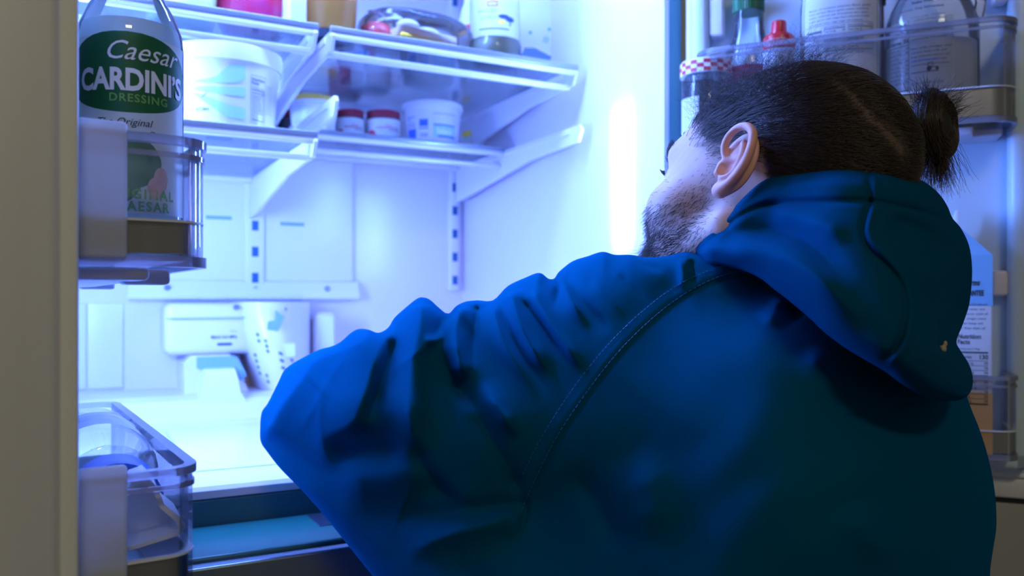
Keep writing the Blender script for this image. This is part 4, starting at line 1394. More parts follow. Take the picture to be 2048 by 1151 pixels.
def surface_nets(fn, lo, hi, h):
    lo = np.array(lo, float)
    n = np.ceil((np.array(hi) - lo) / h).astype(int) + 1
    ax = [lo[i] + h * np.arange(n[i]) for i in range(3)]
    G = np.stack(np.meshgrid(*ax, indexing='ij'), -1)
    f = fn(G.reshape(-1, 3)).reshape(n)
    s = f < 0
    acc = np.zeros(tuple(n - 1) + (3,))
    cnt = np.zeros(tuple(n - 1))
    offs = [(0, 0, 0), (1, 0, 0), (0, 1, 0), (1, 1, 0), (0, 0, 1), (1, 0, 1), (0, 1, 1), (1, 1, 1)]
    def cor(a, o):
        return a[o[0]:o[0] + n[0] - 1, o[1]:o[1] + n[1] - 1, o[2]:o[2] + n[2] - 1]
    for i in range(8):
        for j in range(i + 1, 8):
            if sum(abs(offs[i][k] - offs[j][k]) for k in range(3)) == 1:
                fa, fb = cor(f, offs[i]), cor(f, offs[j])
                ch = (fa < 0) != (fb < 0)
                t = np.where(ch, fa / np.where(ch, fa - fb, 1), 0)
                for k in range(3):
                    acc[..., k] += np.where(ch, offs[i][k] + t * (offs[j][k] - offs[i][k]), 0)
                cnt += ch
    use = cnt > 0
    idx = -np.ones(use.shape, int)
    idx[use] = np.arange(use.sum())
    base = np.stack(np.nonzero(use), -1)
    V = lo + h * (base + acc[use] / cnt[use][:, None])
    Fs = []
    for k in range(3):
        u, w = (k + 1) % 3, (k + 2) % 3
        sl0 = [slice(None)] * 3; sl1 = [slice(None)] * 3
        sl0[k] = slice(0, n[k] - 1); sl1[k] = slice(1, n[k])
        ch = s[tuple(sl0)] != s[tuple(sl1)]
        neg = s[tuple(sl0)]
        I = np.stack(np.nonzero(ch), -1)
        ok = (I[:, u] > 0) & (I[:, w] > 0) & (I[:, u] < n[u] - 1) & (I[:, w] < n[w] - 1)
        I = I[ok]
        sg = neg[tuple(I.T)]
        def cell(du, dw):
            J = I.copy()
            J[:, u] -= du; J[:, w] -= dw
            return idx[tuple(J.T)]
        q = np.stack([cell(1, 1), cell(0, 1), cell(0, 0), cell(1, 0)], -1)
        q[~sg] = q[~sg][:, ::-1]
        Fs.append(q)
    return V, np.vstack(Fs)


# head frame ------------------------------------------------------------
def cam2w(v):
    v = np.array(v, float)
    return v[0] * RT + v[1] * UP + v[2] * FW
HS = 1.0                                         # head size
hu = cam2w((0.28, 0.93, 0.17)); hu /= np.linalg.norm(hu)
hf = cam2w((-0.65, 0.08, 0.70)); hf = hf - hu * (hf @ hu); hf /= np.linalg.norm(hf)
hl = np.cross(hu, hf)                             # out of the left ear
hl /= np.linalg.norm(hl)
if hl @ FW > 0:
    hl = -hl
HM = np.stack([hl, hf, hu], 0)                    # rows: local axes x = left, y = front, z = up
HC = P(1474, 322, 0.605) - np.array([0.078, -0.010, 0.0]) @ HM * HS   # centre between the ears


def to_head(p):
    return (p - HC) @ HM.T / HS


def from_head(q):
    return HC + np.asarray(q) @ HM * HS


NECK0 = from_head((-0.026, -0.022, -0.058))
NECK1 = P(1650, 600, 0.76)


def head_sdf_local(q):
    m = q.copy()
    m[:, 0] = np.abs(m[:, 0])
    d = sd_ell(m, (0, -0.016, 0.037), (0.072, 0.085, 0.073))
    d = smin(d, sd_ell(m, (0, 0.040, 0.010), (0.061, 0.052, 0.080)), 0.03)
    d = smin(d, sd_ell(m, (0, 0.048, -0.058), (0.049, 0.045, 0.045)), 0.03)
    d = smin(d, sd_cap(m, (0.056, 0.000, -0.045), (0.024, 0.072, -0.086), 0.016, 0.015), 0.022)
    d = smin(d, sd_ell(m, (0.040, 0.062, -0.022), (0.024, 0.024, 0.020)), 0.022)
    d = smin(d, sd_cap(m, (0.012, 0.088, 0.030), (0.040, 0.072, 0.028), 0.010, 0.009), 0.015)
    d = smin(d, sd_cap(m, (0, 0.090, 0.022), (0, 0.109, -0.020), 0.008, 0.0115), 0.012)
    d = smin(d, sd_ell(m, (0.011, 0.098, -0.022), (0.009, 0.009, 0.008)), 0.008)
    d = smin(d, sd_ell(m, (0, 0.090, -0.047), (0.020, 0.010, 0.006)), 0.008)
    d = smin(d, sd_ell(m, (0, 0.087, -0.058), (0.018, 0.010, 0.006)), 0.008)
    d = smin(d, sd_ell(m, (0, 0.076, -0.090), (0.020, 0.018, 0.016)), 0.02)
    d = smax(d, -sd_ell(m, (0.031, 0.094, 0.010), (0.017, 0.014, 0.011)), 0.012)
    d = smin(d, sd_ell(m, (0.031, 0.076, 0.010), (0.012, 0.012, 0.012)), 0.003)
    return d


def head_sdf(p):
    d = head_sdf_local(to_head(p)) * HS
    d = smin(d, sd_cap(p, NECK0, NECK1, 0.048, 0.054), 0.03)
    return d


lo = HC - 0.16
hi = HC + 0.16
lo[2] -= 0.06
HV, HF = surface_nets(head_sdf, lo, hi, 0.0032)

# ears ------------------------------------------------------------------
def chain(q, pts, rs):
    d = None
    for i in range(len(pts) - 1):
        e = sd_cap(q, pts[i], pts[i + 1], rs[i], rs[i + 1])
        d = e if d is None else np.minimum(d, e)
    return d


def spline(pts, n):
    pts = np.array(pts, float)
    out_ = []
    m = len(pts)
    for i in range(m - 1):
        p0, p1, p2, p3 = pts[max(i - 1, 0)], pts[i], pts[i + 1], pts[min(i + 2, m - 1)]
        for k in range(n):
            t = k / n
            out_.append(0.5 * (2 * p1 + (p2 - p0) * t + (2 * p0 - 5 * p1 + 4 * p2 - p3) * t * t + (3 * p1 - p0 - 3 * p2 + p3) * t ** 3))
    out_.append(pts[-1])
    return np.array(out_)


def ear_sdf(q):
    """v = back, u = up, w = out of the head (metres)"""
    w = q[:, 2] - 0.12 * np.maximum(q[:, 0], -0.004)
    s = np.stack([q[:, 0], q[:, 1], w], -1)
    hel = spline([(-0.001, 0.001, 0.004), (-0.0075, 0.010, 0.0075), (-0.0075, 0.022, 0.0105), (0.000, 0.0325, 0.0125), (0.0115, 0.0345, 0.013), (0.0205, 0.027, 0.013), (0.0235, 0.014, 0.0125),
                  (0.0225, 0.000, 0.0115), (0.0175, -0.013, 0.010), (0.010, -0.0225, 0.0085), (0.002, -0.0285, 0.007)], 4)
    rs = np.interp(np.linspace(0, 1, len(hel)), [0, 0.15, 0.4, 0.75, 1], [0.0022, 0.0030, 0.0038, 0.0040, 0.0046])
    d = chain(s, hel, rs)
    plate = sd_ell(s, (0.006, 0.003, 0.001), (0.0185, 0.0315, 0.0060))
    d = smin(d, plate, 0.004)
    ant = spline([(0.0045, 0.0225, 0.0075), (0.0120, 0.0165, 0.0095), (0.0150, 0.006, 0.0100), (0.0125, -0.006, 0.0095), (0.0065, -0.0135, 0.0085), (0.0000, -0.0155, 0.0080)], 4)
    d = smin(d, chain(s, ant, [0.0034] * len(ant)), 0.003)
    d = smin(d, sd_ell(s, (0.001, -0.0265, 0.0050), (0.0088, 0.0085, 0.0052)), 0.005)
    d = smin(d, sd_cap(s, (-0.0085, -0.0005, 0.003), (-0.0068, -0.0105, 0.0060), 0.0042, 0.0042), 0.004)
    d = smax(d, -sd_ell(s, (0.0020, -0.0035, 0.0115), (0.0098, 0.0105, 0.0085)), 0.0025)
    d = smax(d, -sd_ell(s, (0.0030, 0.0215, 0.0120), (0.0065, 0.0085, 0.0062)), 0.0025)
    d = smin(d, sd_cap(s, (-0.004, 0.0035, 0.0045), (0.006, 0.0060, 0.0045), 0.0024, 0.0018), 0.003)
    return d


EV, EF = surface_nets(ear_sdf, (-0.016, -0.042, -0.012), (0.034, 0.044, 0.034), 0.00085)
EAR_T = math.radians(7)                     # natural backward lean of the ear
ear_c = np.array([0.0730, -0.004, -0.002])
flare = math.radians(3)
def place_ear(V, side):
    v, u, w = V[:, 0] * 0.90, V[:, 1] * 0.77, V[:, 2] * 0.90
    v2 = v * math.cos(EAR_T) + u * math.sin(EAR_T)
    u2 = -v * math.sin(EAR_T) + u * math.cos(EAR_T)
    back = v2 * math.cos(flare) - w * math.sin(flare)
    outw = v2 * math.sin(flare) + w * math.cos(flare)
    x = ear_c[0] + outw
    return np.stack([side * x, ear_c[1] - back, ear_c[2] + u2], -1)


EARL = from_head(place_ear(EV, 1))
EARR = from_head(place_ear(EV, -1))

# rest of the body, kept well inside the clothes --------------------------
HIP = P(1560, 1270, 0.68)
CH = P(1560, 800, 0.70)
SHL, SHR = P(1330, 660, 0.72), P(1720, 740, 0.78)
ELL, ELR = P(745, 830, 0.800), P(1500, 760, 0.96)
WRL, WRR = P(850, 800, 1.030), P(1330, 700, 1.14)
KNL, KNR = P(1430, 1800, 0.74), P(1660, 1800, 0.76)
FTL = np.array([KNL[0] - 0.02, KNL[1] - 0.06, 0.07])
FTR = np.array([KNR[0] + 0.03, KNR[1] - 0.06, 0.07])


def hand_chain(w, d_, side):
    """palm and five fingers leaving the wrist w along d_"""
    d_ = d_ / np.linalg.norm(d_)
    n = np.cross(d_, UP); n /= np.linalg.norm(n)
    up = np.cross(n, d_)
    parts = [(w, w + d_ * 0.085, 0.024, 0.030)]
    for k, (off, ln) in enumerate(((-0.030, 0.062), (-0.010, 0.074), (0.010, 0.070), (0.028, 0.055))):
        a = w + d_ * 0.088 + n * off
        b_ = a + d_ * ln * 0.55 - up * 0.012
        c = b_ + d_ * ln * 0.35 - up * 0.026
        parts += [(a, b_, 0.0095, 0.0088), (b_, c, 0.0088, 0.0075)]
    a = w + d_ * 0.030 - n * side * 0.024
    b_ = a + d_ * 0.035 - n * side * 0.022 - up * 0.006
    c = b_ + d_ * 0.028 - up * 0.012
    parts += [(a, b_, 0.012, 0.010), (b_, c, 0.010, 0.0085)]
    return parts


HANDS = hand_chain(WRL, WRL - ELL, 1) + hand_chain(WRR, WRR - ELR, 1)


def body_sdf(p):
    d = sd_cap(p, CH, HIP, 0.085, 0.095)
    d = smin(d, sd_cap(p, SHL, SHR, 0.04, 0.04), 0.03)
    d = smin(d, sd_cap(p, NECK1, CH, 0.055, 0.08), 0.03)
    for a, b_, c in ((SHL, ELL, WRL), (SHR, ELR, WRR)):
        d = smin(d, sd_cap(p, a, b_, 0.038, 0.034), 0.02)
        d = smin(d, sd_cap(p, b_, c, 0.034, 0.025), 0.012)
    return d


def hands_sdf(p):
    d = None
    for a, b_, ra, rb in HANDS:
        e = sd_cap(p, a, b_, ra, rb)
        d = e if d is None else smin(d, e, 0.005)
    return d


lo = np.minimum.reduce([HIP, SHL, SHR, ELL, ELR, WRL, WRR]) - 0.14
hi = np.maximum.reduce([HIP, SHL, SHR, ELL, ELR, WRL, WRR]) + 0.14
BV, BF = surface_nets(body_sdf, lo, hi, 0.010)
pts_ = np.array([a for a, *_ in HANDS] + [b_ for _, b_, *_ in HANDS])
HNV, HNF = [], []
for sl in (slice(0, len(HANDS) // 2), slice(len(HANDS) // 2, None)):
    hh_ = HANDS[sl]
    pp = np.array([a for a, *_ in hh_] + [b_ for _, b_, *_ in hh_])
    def one(p, hh_=hh_):
        d = None
        for a, b_, ra, rb in hh_:
            e = sd_cap(p, a, b_, ra, rb)
            d = e if d is None else smin(d, e, 0.004)
        return d
    v_, f_ = surface_nets(one, pp.min(0) - 0.04, pp.max(0) + 0.04, 0.0045)
    HNF.append(f_ + sum(len(q) for q in HNV))
    HNV.append(v_)

FEET = np.array([(FTL[0] + FTR[0]) / 2, (FTL[1] + FTR[1]) / 2, 0.0])
allV, allF = [], []
n = 0
for v_, f_ in ((HV, HF), (EARL, EF[:, ::-1] * 0 + EF), (EARR, EF[:, ::-1]), (BV, BF), (np.vstack(HNV), np.vstack(HNF))):
    allV.append(v_)
    allF.append(f_ + n)
    n += len(v_)
allV = np.vstack(allV)
allF = np.vstack(allF)
person = mesh_obj('person', allV - FEET, allF, 'skin', None, smooth=True)
person.location = FEET
tag(person, 'person in a navy hooded jacket with a dark hair bun, leaning into the refrigerator', 'person')


def kid(o, par=person):
    o.parent = par
    return o


# colour of the skin: dark stubble under the hair and the beard
def hair_mask(q):
    """q in head coordinates -> 1 where the scalp carries hair"""
    x, y, z = np.abs(q[:, 0]), q[:, 1], q[:, 2]
    front = 0.052 + 0.0 * z
    front = np.where(z > 0.05, 0.052 + (z - 0.05) * 0.45, 0.052 - (0.05 - z) * 0.75)
    side = np.where(y > -0.022, 0.018 - 0.05 * np.clip(y, 0, 0.06), 0.018 - (-0.022 - y) * 7.0)
    side = np.maximum(side, -0.11)
    m = 1 / (1 + np.exp(-(front - y) / 0.004)) * 1 / (1 + np.exp(-(z - side) / 0.004))
    return m


def beard_mask(q):
    x, y, z = np.abs(q[:, 0]), q[:, 1], q[:, 2]
    up = np.interp(y, [0.00, 0.03, 0.06, 0.10], [0.026, -0.010, -0.030, -0.031])
    back = np.interp(z, [-0.12, -0.07, -0.03, 0.03], [0.020, 0.010, 0.022, 0.016])
    m = 1 / (1 + np.exp((z - up) / 0.005)) * 1 / (1 + np.exp((back - y) / 0.005))
    return m


qh = to_head(allV)
hm = hair_mask(qh)
bm_ = beard_mask(qh)
ear_rng = slice(len(HV), len(HV) + 2 * len(EV))
hm[ear_rng] = 0
bm_[ear_rng] = 0
hm[len(HV) + 2 * len(EV):] = 0
bm_[len(HV) + 2 * len(EV):] = 0
base = np.tile(np.array([0.72, 0.46, 0.38]), (len(allV), 1))
base[ear_rng] = (0.76, 0.38, 0.30)
nzv = np.sin(allV @ np.array([310., 270., 190.])) * np.sin(allV @ np.array([-170., 230., 350.]))
base *= (1 + 0.05 * nzv)[:, None]
scalp = np.array([0.030, 0.020, 0.015])
# the parting line where paler scalp shows through
part_pts = np.array([from_head(p_) for p_ in ()]) if False else None
base = base * (1 - 0.93 * hm[:, None]) + scalp * 0.93 * hm[:, None]
base = base * (1 - 0.30 * bm_[:, None]) + np.array([0.10, 0.075, 0.07]) * 0.30 * bm_[:, None]
ca = person.data.color_attributes.new('tone', 'FLOAT_COLOR', 'POINT')
ca.data.foreach_set('color', np.hstack([base, np.ones((len(base), 1))]).astype(np.float32).ravel())

# eyelashes of the left eye are a small dark fringe
# ------------------------------------------------------------------ clothes: sculpted sheets with real thickness
def poly_dist(px, py, poly):
    """signed distance (positive inside), nearest boundary point"""
    poly = np.array(poly, float)
    A = poly
    B = np.roll(poly, -1, 0)
    best = np.full(px.shape, 1e18)
    bx = np.zeros_like(px); by = np.zeros_like(px)
    inside = np.zeros(px.shape, bool)
    for (ax_, ay_), (cx_, cy_) in zip(A, B):
        dx, dy = cx_ - ax_, cy_ - ay_
        t = np.clip(((px - ax_) * dx + (py - ay_) * dy) / (dx * dx + dy * dy + 1e-12), 0, 1)
        qx, qy = ax_ + t * dx, ay_ + t * dy
        d2 = (px - qx) ** 2 + (py - qy) ** 2
        s_ = d2 < best
        best[s_] = d2[s_]; bx[s_] = qx[s_]; by[s_] = qy[s_]
        cr = ((ay_ > py) != (cy_ > py)) & (px < dx * (py - ay_) / (dy + 1e-12) + ax_)
        inside ^= cr
    d = np.sqrt(best)
    return np.where(inside, d, -d), bx, by


def tps(ctrl, px, py, reg=1e-4):
    c = np.array(ctrl, float)
    s = 500.0
    X = c[:, :2] / s
    n = len(X)
    def ph(r2):
        return 0.5 * r2 * np.log(r2 + 1e-12)
    K = ph(((X[:, None] - X[None]) ** 2).sum(-1)) + reg * np.eye(n)
    Pm = np.hstack([np.ones((n, 1)), X])
    A = np.zeros((n + 3, n + 3))
    A[:n, :n] = K; A[:n, n:] = Pm; A[n:, :n] = Pm.T
    w = np.linalg.solve(A, np.concatenate([c[:, 2], np.zeros(3)]))
    out_ = w[n] + w[n + 1] * px / s + w[n + 2] * py / s
    for i in range(n):
        out_ += w[i] * ph((px / s - X[i, 0]) ** 2 + (py / s - X[i, 1]) ** 2)
    return out_


def fold(px, py, line, amp, wl, wr, sharp=1.6, taper=(0.25, 0.25)):
    """height of a ridge (amp > 0) or valley along a pixel line; wl / wr = width to its left / right when walking it"""
    L = spline([(a, b_) for a, b_ in line], 6) if len(line) > 2 else np.array(line, float)
    seg = np.linalg.norm(np.diff(L, axis=0), axis=1)
    cum = np.concatenate([[0], np.cumsum(seg)])
    tot = cum[-1]
    best = np.full(px.shape, 1e9); sgn = np.zeros_like(px); tt = np.zeros_like(px)
    box = (px > L[:, 0].min() - 4 * max(wl, wr)) & (px < L[:, 0].max() + 4 * max(wl, wr)) & (py > L[:, 1].min() - 4 * max(wl, wr)) & (py < L[:, 1].max() + 4 * max(wl, wr))
    X, Y = px[box], py[box]
    b0 = best[box]; s0 = sgn[box]; t0 = tt[box]
    for i in range(len(L) - 1):
        ax_, ay_ = L[i]; dx, dy = L[i + 1] - L[i]
        l2 = dx * dx + dy * dy + 1e-12
        t = np.clip(((X - ax_) * dx + (Y - ay_) * dy) / l2, 0, 1)
        d = np.hypot(X - ax_ - t * dx, Y - ay_ - t * dy)
        m_ = d < b0
        b0[m_] = d[m_]
        s0[m_] = (dx * (Y - ay_) - dy * (X - ax_))[m_]
        t0[m_] = ((cum[i] + t * seg[i]) / tot)[m_]
    w = np.where(s0 < 0, wl, wr)
    e = np.exp(-(b0 / w) ** sharp)
    tp = np.clip(t0 / max(taper[0], 1e-6), 0, 1) * np.clip((1 - t0) / max(taper[1], 1e-6), 0, 1)
    tp = tp * tp * (3 - 2 * tp)
    out_ = np.zeros_like(px)
    out_[box] = amp * e * tp
    return out_


def FS(w):
    """narrow creases stay shallow"""
    return float(np.interp(w, [4, 8, 12, 20, 30], [1.0, 1.15, 1.25, 1.35, 1.45]))


def sheet(name, poly, ctrl, folds, K, W, thick, mat, par, step=4.0, noise=0.0):
    poly = np.array(poly, float)
    x0, y0 = poly.min(0) - step * 2
    x1, y1 = poly.max(0) + step * 2
    gx, gy = np.arange(x0, x1, step), np.arange(y0, y1, step)
    PX, PY = np.meshgrid(gx, gy, indexing='ij')
    e, bx, by = poly_dist(PX, PY, poly)
    ins = e > 0
    c4 = lambda a: np.stack([a[:-1, :-1], a[1:, :-1], a[1:, 1:], a[:-1, 1:]], 0)
    keep = c4(ins).any(0)
    used = np.zeros_like(ins)
    used[:-1, :-1] |= keep; used[1:, :-1] |= keep; used[1:, 1:] |= keep; used[:-1, 1:] |= keep
    snap = used & ~ins
    qx = np.where(snap, bx, PX); qy = np.where(snap, by, PY)
    ee = np.where(snap, 0, e)
    D0 = tps(ctrl, qx, qy)
    Wv = W(qx, qy) if callable(W) else np.full(qx.shape, float(W))
    Kv = K(qx, qy) if callable(K) else np.full(qx.shape, float(K))
    Tv = thick(qx, qy) if callable(thick) else np.full(qx.shape, float(thick))
    g = 1 - np.clip(ee / Wv, 0, 1)
    roll = 1 - np.sqrt(np.clip(1 - g * g, 0, 1))
    rel = np.zeros_like(qx)
    for fo in folds:
        w_ = min(fo[2], fo[3])
        rel += fold(qx, qy, fo[0], fo[1] * FS(w_), *fo[2:])
    fade = np.clip(ee / 14.0, 0, 1)
    rel += noise * (np.sin(qx * 0.021 + 1.3 * np.sin(qy * 0.013)) * np.sin(qy * 0.026 + 0.9 * np.sin(qx * 0.017)))
    dF = D0 + Kv * roll - rel * fade
    dB = D0 + Kv + Tv * np.sqrt(np.clip(1 - np.clip(1 - ee / (Wv * 2.2), 0, 1) ** 2, 0, 1))
    idx = -np.ones(used.shape, int)
    idx[used] = np.arange(used.sum())
    VF = P(qx[used], qy[used], dF[used])
    bidx = -np.ones(used.shape, int)
    nb = used & ~snap
    bidx[nb] = np.arange(nb.sum()) + used.sum()
    bidx[snap] = idx[snap]
    VB = P(qx[nb], qy[nb], dB[nb])
    ci, cj = np.nonzero(keep)
    fr = np.stack([idx[ci, cj], idx[ci, cj + 1], idx[ci + 1, cj + 1], idx[ci + 1, cj]], -1)
    bk = np.stack([bidx[ci, cj], bidx[ci + 1, cj], bidx[ci + 1, cj + 1], bidx[ci, cj + 1]], -1)
    # viewed from the camera the front must be counter-clockwise (pixel y runs down)
    V = np.vstack([VF, VB])
    F_ = np.vstack([fr, bk])
    o = mesh_obj(name, V - FEET, F_, mat, None, smooth=True)
    o.parent = par
    def depth(xq, yq):
        i = np.clip(np.round((np.asarray(xq) - x0) / step).astype(int), 0, len(gx) - 1)
        j = np.clip(np.round((np.asarray(yq) - y0) / step).astype(int), 0, len(gy) - 1)
        return dF[i, j]
    return o, depth


def smooth_poly(pts, n=4):
    p = np.array(pts, float)
    m = len(p)
    out_ = []
    for i in range(m):
        p0, p1, p2, p3 = p[i - 1], p[i], p[(i + 1) % m], p[(i + 2) % m]
        for k in range(n):
            t = k / n
            out_.append(0.5 * (2 * p1 + (p2 - p0) * t + (2 * p0 - 5 * p1 + 4 * p2 - p3) * t * t + (3 * p1 - p0 - 3 * p2 + p3) * t ** 3))
    return np.array(out_)


JPOLY = smooth_poly([(1405, 506), (1372, 503), (1330, 512), (1290, 514), (1262, 509), (1230, 509), (1205, 503), (1175, 512), (1145, 522), (1118, 543), (1109, 556), (1097, 557), (1079, 545),
         (1050, 555), (1015, 572), (986, 600), (955, 600), (930, 603), (912, 612), (896, 627), (878, 615), (860, 599), (845, 594), (832, 598), (805, 620), (788, 636), (776, 655),
         (757, 665), (738, 659), (720, 657), (703, 664), (680, 684), (660, 693), (640, 698), (605, 715), (571, 737), (556, 765), (536, 805), (523, 825), (520, 862), (522, 884), (535, 904),
         (562, 938), (600, 976), (640, 1020), (690, 1082), (745, 1151), (800, 1225), (880, 1320), (1000, 1420), (1300, 1470), (1650, 1480), (1900, 1440), (1965, 1350), (1982, 1230), (1980, 1150),
         (1986, 1100), (1993, 1050), (1990, 985), (1978, 920), (1960, 860), (1940, 810), (1925, 760), (1905, 690), (1860, 570), (1790, 470), (1640, 420), (1500, 438), (1440, 478)], 4)
JCTRL = [(1530, 560, 0.605), (1530, 650, 0.560), (1530, 800, 0.520), (1530, 1000, 0.500), (1530, 1200, 0.500), (1530, 1420, 0.53), (1800, 760, 0.580), (1800, 900, 0.545), (1780, 1100, 0.525), (1780, 1350, 0.55),
         (1920, 860, 0.615), (1950, 1000, 0.610), (1950, 1200, 0.605), (1330, 1000, 0.535), (1300, 1250, 0.53), (1320, 800, 0.548), (1420, 640, 0.575), (1160, 960, 0.565), (1070, 1000, 0.585),
         (1480, 520, 0.602), (1560, 460, 0.60), (1680, 480, 0.585), (1400, 530, 0.595), (1340, 580, 0.600), (1300, 520, 0.605), (1360, 515, 0.598), (1200, 620, 0.595), (1200, 530, 0.625), (1100, 600, 0.625), (1100, 720, 0.590), (1000, 640, 0.635), (1000, 760, 0.595),
         (1010, 880, 0.575), (900, 700, 0.622), (900, 850, 0.590), (900, 1000, 0.590), (850, 620, 0.655), (790, 760, 0.632), (740, 800, 0.628), (700, 855, 0.640), (640, 800, 0.695), (562, 790, 0.762),
         (533, 850, 0.770), (528, 878, 0.770), (600, 900, 0.715), (640, 980, 0.690), (740, 960, 0.640), (740, 1100, 0.650), (900, 1150, 0.590), (1000, 1280, 0.57), (730, 690, 0.690), (660, 712, 0.735), (590, 745, 0.765)]
JF = [
    # sleeve: long crease that parts the lit side from the shaded side
    ([(790, 640), (757, 707), (736, 769), (719, 816), (703, 846), (662, 866), (612, 890)], 0.018, 30, 85, 1.3, (0.12, 0.30)),
    ([(765, 662), (692, 698), (630, 723), (608, 755), (566, 810), (526, 880)], 0.0260, 80, 9, 1.2, (0.15, 0.10)),
    ([(800, 655), (783, 705), (768, 750), (752, 800), (735, 850)], -0.016, 20, 16, 1.6, (0.2, 0.3)),
    ([(842, 600), (838, 660), (826, 725), (822, 790), (826, 860), (850, 940)], 0.022, 34, 30, 1.6, (0.05, 0.4)),
    ([(896, 628), (884, 645), (870, 664), (852, 676)], -0.016, 13, 13, 1.3, (0.1, 0.5)),
    ([(845, 672), (866, 680), (888, 664), (906, 632)], 0.009, 9, 9, 1.6, (0.25, 0.25)),
    ([(925, 606), (912, 655), (918, 712), (930, 764)], 0.021, 16, 20, 1.35, (0.08, 0.22)),
    ([(884, 690), (895, 735), (925, 785), (960, 830)], -0.010, 18, 14, 1.4, (0.4, 0.4)),
    ([(958, 606), (950, 655), (946, 705), (952, 752)], -0.013, 9, 13, 1.3, (0.1, 0.6)),
    ([(985, 604), (992, 640), (1010, 690), (1045, 745), (1085, 800)], 0.014, 18, 18, 1.3, (0.1, 0.6)),
    ([(1020, 578), (1034, 630), (1062, 690), (1104, 752)], 0.018, 16, 16, 1.3, (0.08, 0.35)),
    ([(1000, 600), (1014, 645), (1040, 700), (1075, 755), (1110, 800)], -0.010, 9, 9, 1.3, (0.1, 0.6)),
    ([(1040, 592), (1083, 649), (1124, 707), (1152, 744)], -0.010, 8, 8, 1.3, (0.15, 0.55)),
    ([(1062, 575), (1098, 640), (1140, 700), (1172, 745)], 0.012, 12, 12, 1.6, (0.1, 0.3)),
    ([(1106, 554), (1116, 572), (1112, 600), (1104, 622)], -0.018, 9, 9, 1.3, (0.05, 0.6)),
    ([(1112, 548), (1130, 578), (1152, 616), (1180, 660)], 0.014, 10, 16, 1.3, (0.1, 0.5)),
    ([(1130, 540), (1148, 576), (1190, 630), (1225, 668)], -0.006, 10, 14, 1.6, (0.1, 0.3)),
    ([(962, 760), (985, 800), (1014, 842), (1040, 880)], 0.012, 16, 16, 1.4, (0.4, 0.4)),
    ([(930, 800), (968, 860), (1010, 930), (1050, 1000)], -0.007, 18, 18, 1.6, (0.3, 0.2)),
    # lower sleeve
    ([(640, 905), (700, 900), (760, 905), (812, 890)], -0.013, 40, 34, 1.6, (0.3, 0.25)),
    ([(826, 872), (846, 930), (880, 980), (930, 1010)], -0.008, 16, 30, 1.6, (0.3, 0.3)),
    ([(650, 975), (740, 950), (830, 945), (880, 985)], 0.011, 46, 55, 1.7, (0.3, 0.3)),
    ([(760, 1040), (880, 1020), (980, 1012), (1062, 1002)], -0.005, 20, 26, 1.5, (0.4, 0.05)),
    ([(800, 1110), (900, 1070), (1000, 1040), (1050, 1018)], 0.006, 22, 22, 1.6, (0.3, 0.2)),
    ([(900, 1170), (980, 1110), (1040, 1060)], -0.002, 26, 26, 1.6, (0.3, 0.2)),
    # shoulder gathers under the hood
    ([(1362, 520), (1366, 552), (1362, 580)], 0.005, 8, 8, 1.6, (0.1, 0.3)),
    ([(1380, 520), (1386, 548), (1384, 572)], -0.005, 6, 6, 1.6, (0.1, 0.3)),
    ([(1262, 510), (1290, 528), (1330, 540)], -0.004, 8, 8, 1.6, (0.1, 0.4)),
    # fine creases
    ([(872, 672), (835, 705), (800, 730), (770, 765)], 0.0030, 8, 8, 1.1, (0.2, 0.4)),
    ([(712, 690), (668, 745), (625, 820), (590, 880)], 0.0030, 9, 9, 1.1, (0.2, 0.3)),
    ([(650, 760), (640, 830), (650, 900), (690, 960)], 0.0035, 12, 12, 1.1, (0.3, 0.4)),
    ([(900, 760), (950, 840), (1000, 920), (1048, 985)], 0.0040, 10, 14, 1.1, (0.3, 0.3)),
    ([(1180, 560), (1225, 605), (1262, 640)], 0.0030, 10, 10, 1.1, (0.2, 0.5)),
    ([(1235, 545), (1275, 580), (1300, 612)], -0.0025, 9, 9, 1.2, (0.2, 0.5)),
    ([(560, 935), (640, 990), (720, 1060), (800, 1130)], 0.0050, 20, 26, 1.2, (0.3, 0.4)),
    ([(850, 1060), (900, 1100), (930, 1160)], -0.0015, 24, 24, 1.3, (0.3, 0.3)),
    # armhole seam: the sleeve edge rides over the body panel
    ([(1508, 543), (1440, 560), (1370, 595), (1300, 650), (1235, 718), (1172, 800), (1112, 892), (1060, 1000), (1035, 1090)], -0.0028, 4, 5, 1.5, (0.01, 0.05)),
    ([(1496, 530), (1430, 547), (1358, 583), (1288, 638), (1222, 706), (1158, 790), (1098, 882), (1044, 992), (1018, 1085)], 0.0012, 10, 10, 1.8, (0.02, 0.05)),
    # body panel
    ([(1560, 590), (1548, 620), (1530, 655)], 0.006, 26, 20, 1.6, (0.2, 0.4)),
    ([(1582, 600), (1590, 622), (1604, 640)], -0.012, 12, 16, 1.5, (0.1, 0.3)),
    ([(1620, 690), (1640, 740), (1690, 790)], 0.006, 22, 26, 1.6, (0.3, 0.4)),
    ([(1250, 900), (1300, 980), (1310, 1100)], 0.006, 50, 50, 1.8, (0.4, 0.4)),
    ([(1130, 930), (1190, 1000), (1250, 1120)], -0.005, 30, 30, 1.8, (0.3, 0.4)),
    ([(1700, 1000), (1740, 1070), (1830, 1140)], 0.006, 40, 40, 1.8, (0.3, 0.4)),
]
def jW(x, y):
    return np.interp(x, [520, 700, 900, 1300, 1900], [34, 55, 80, 85, 110])
def jK(x, y):
    return np.interp(x, [520, 700, 900, 1150, 1300, 1450, 1900], [0.010, 0.040, 0.062, 0.060, 0.034, 0.030, 0.075])
def jT(x, y):
    return np.interp(x, [520, 700, 1000, 1250, 1900], [0.05, 0.09, 0.12, 0.20, 0.13])
jacket, jdep = sheet('jacket', JPOLY, JCTRL, JF, jK, jW, jT, 'jacket_cloth', person, 4.0, 0.0012)

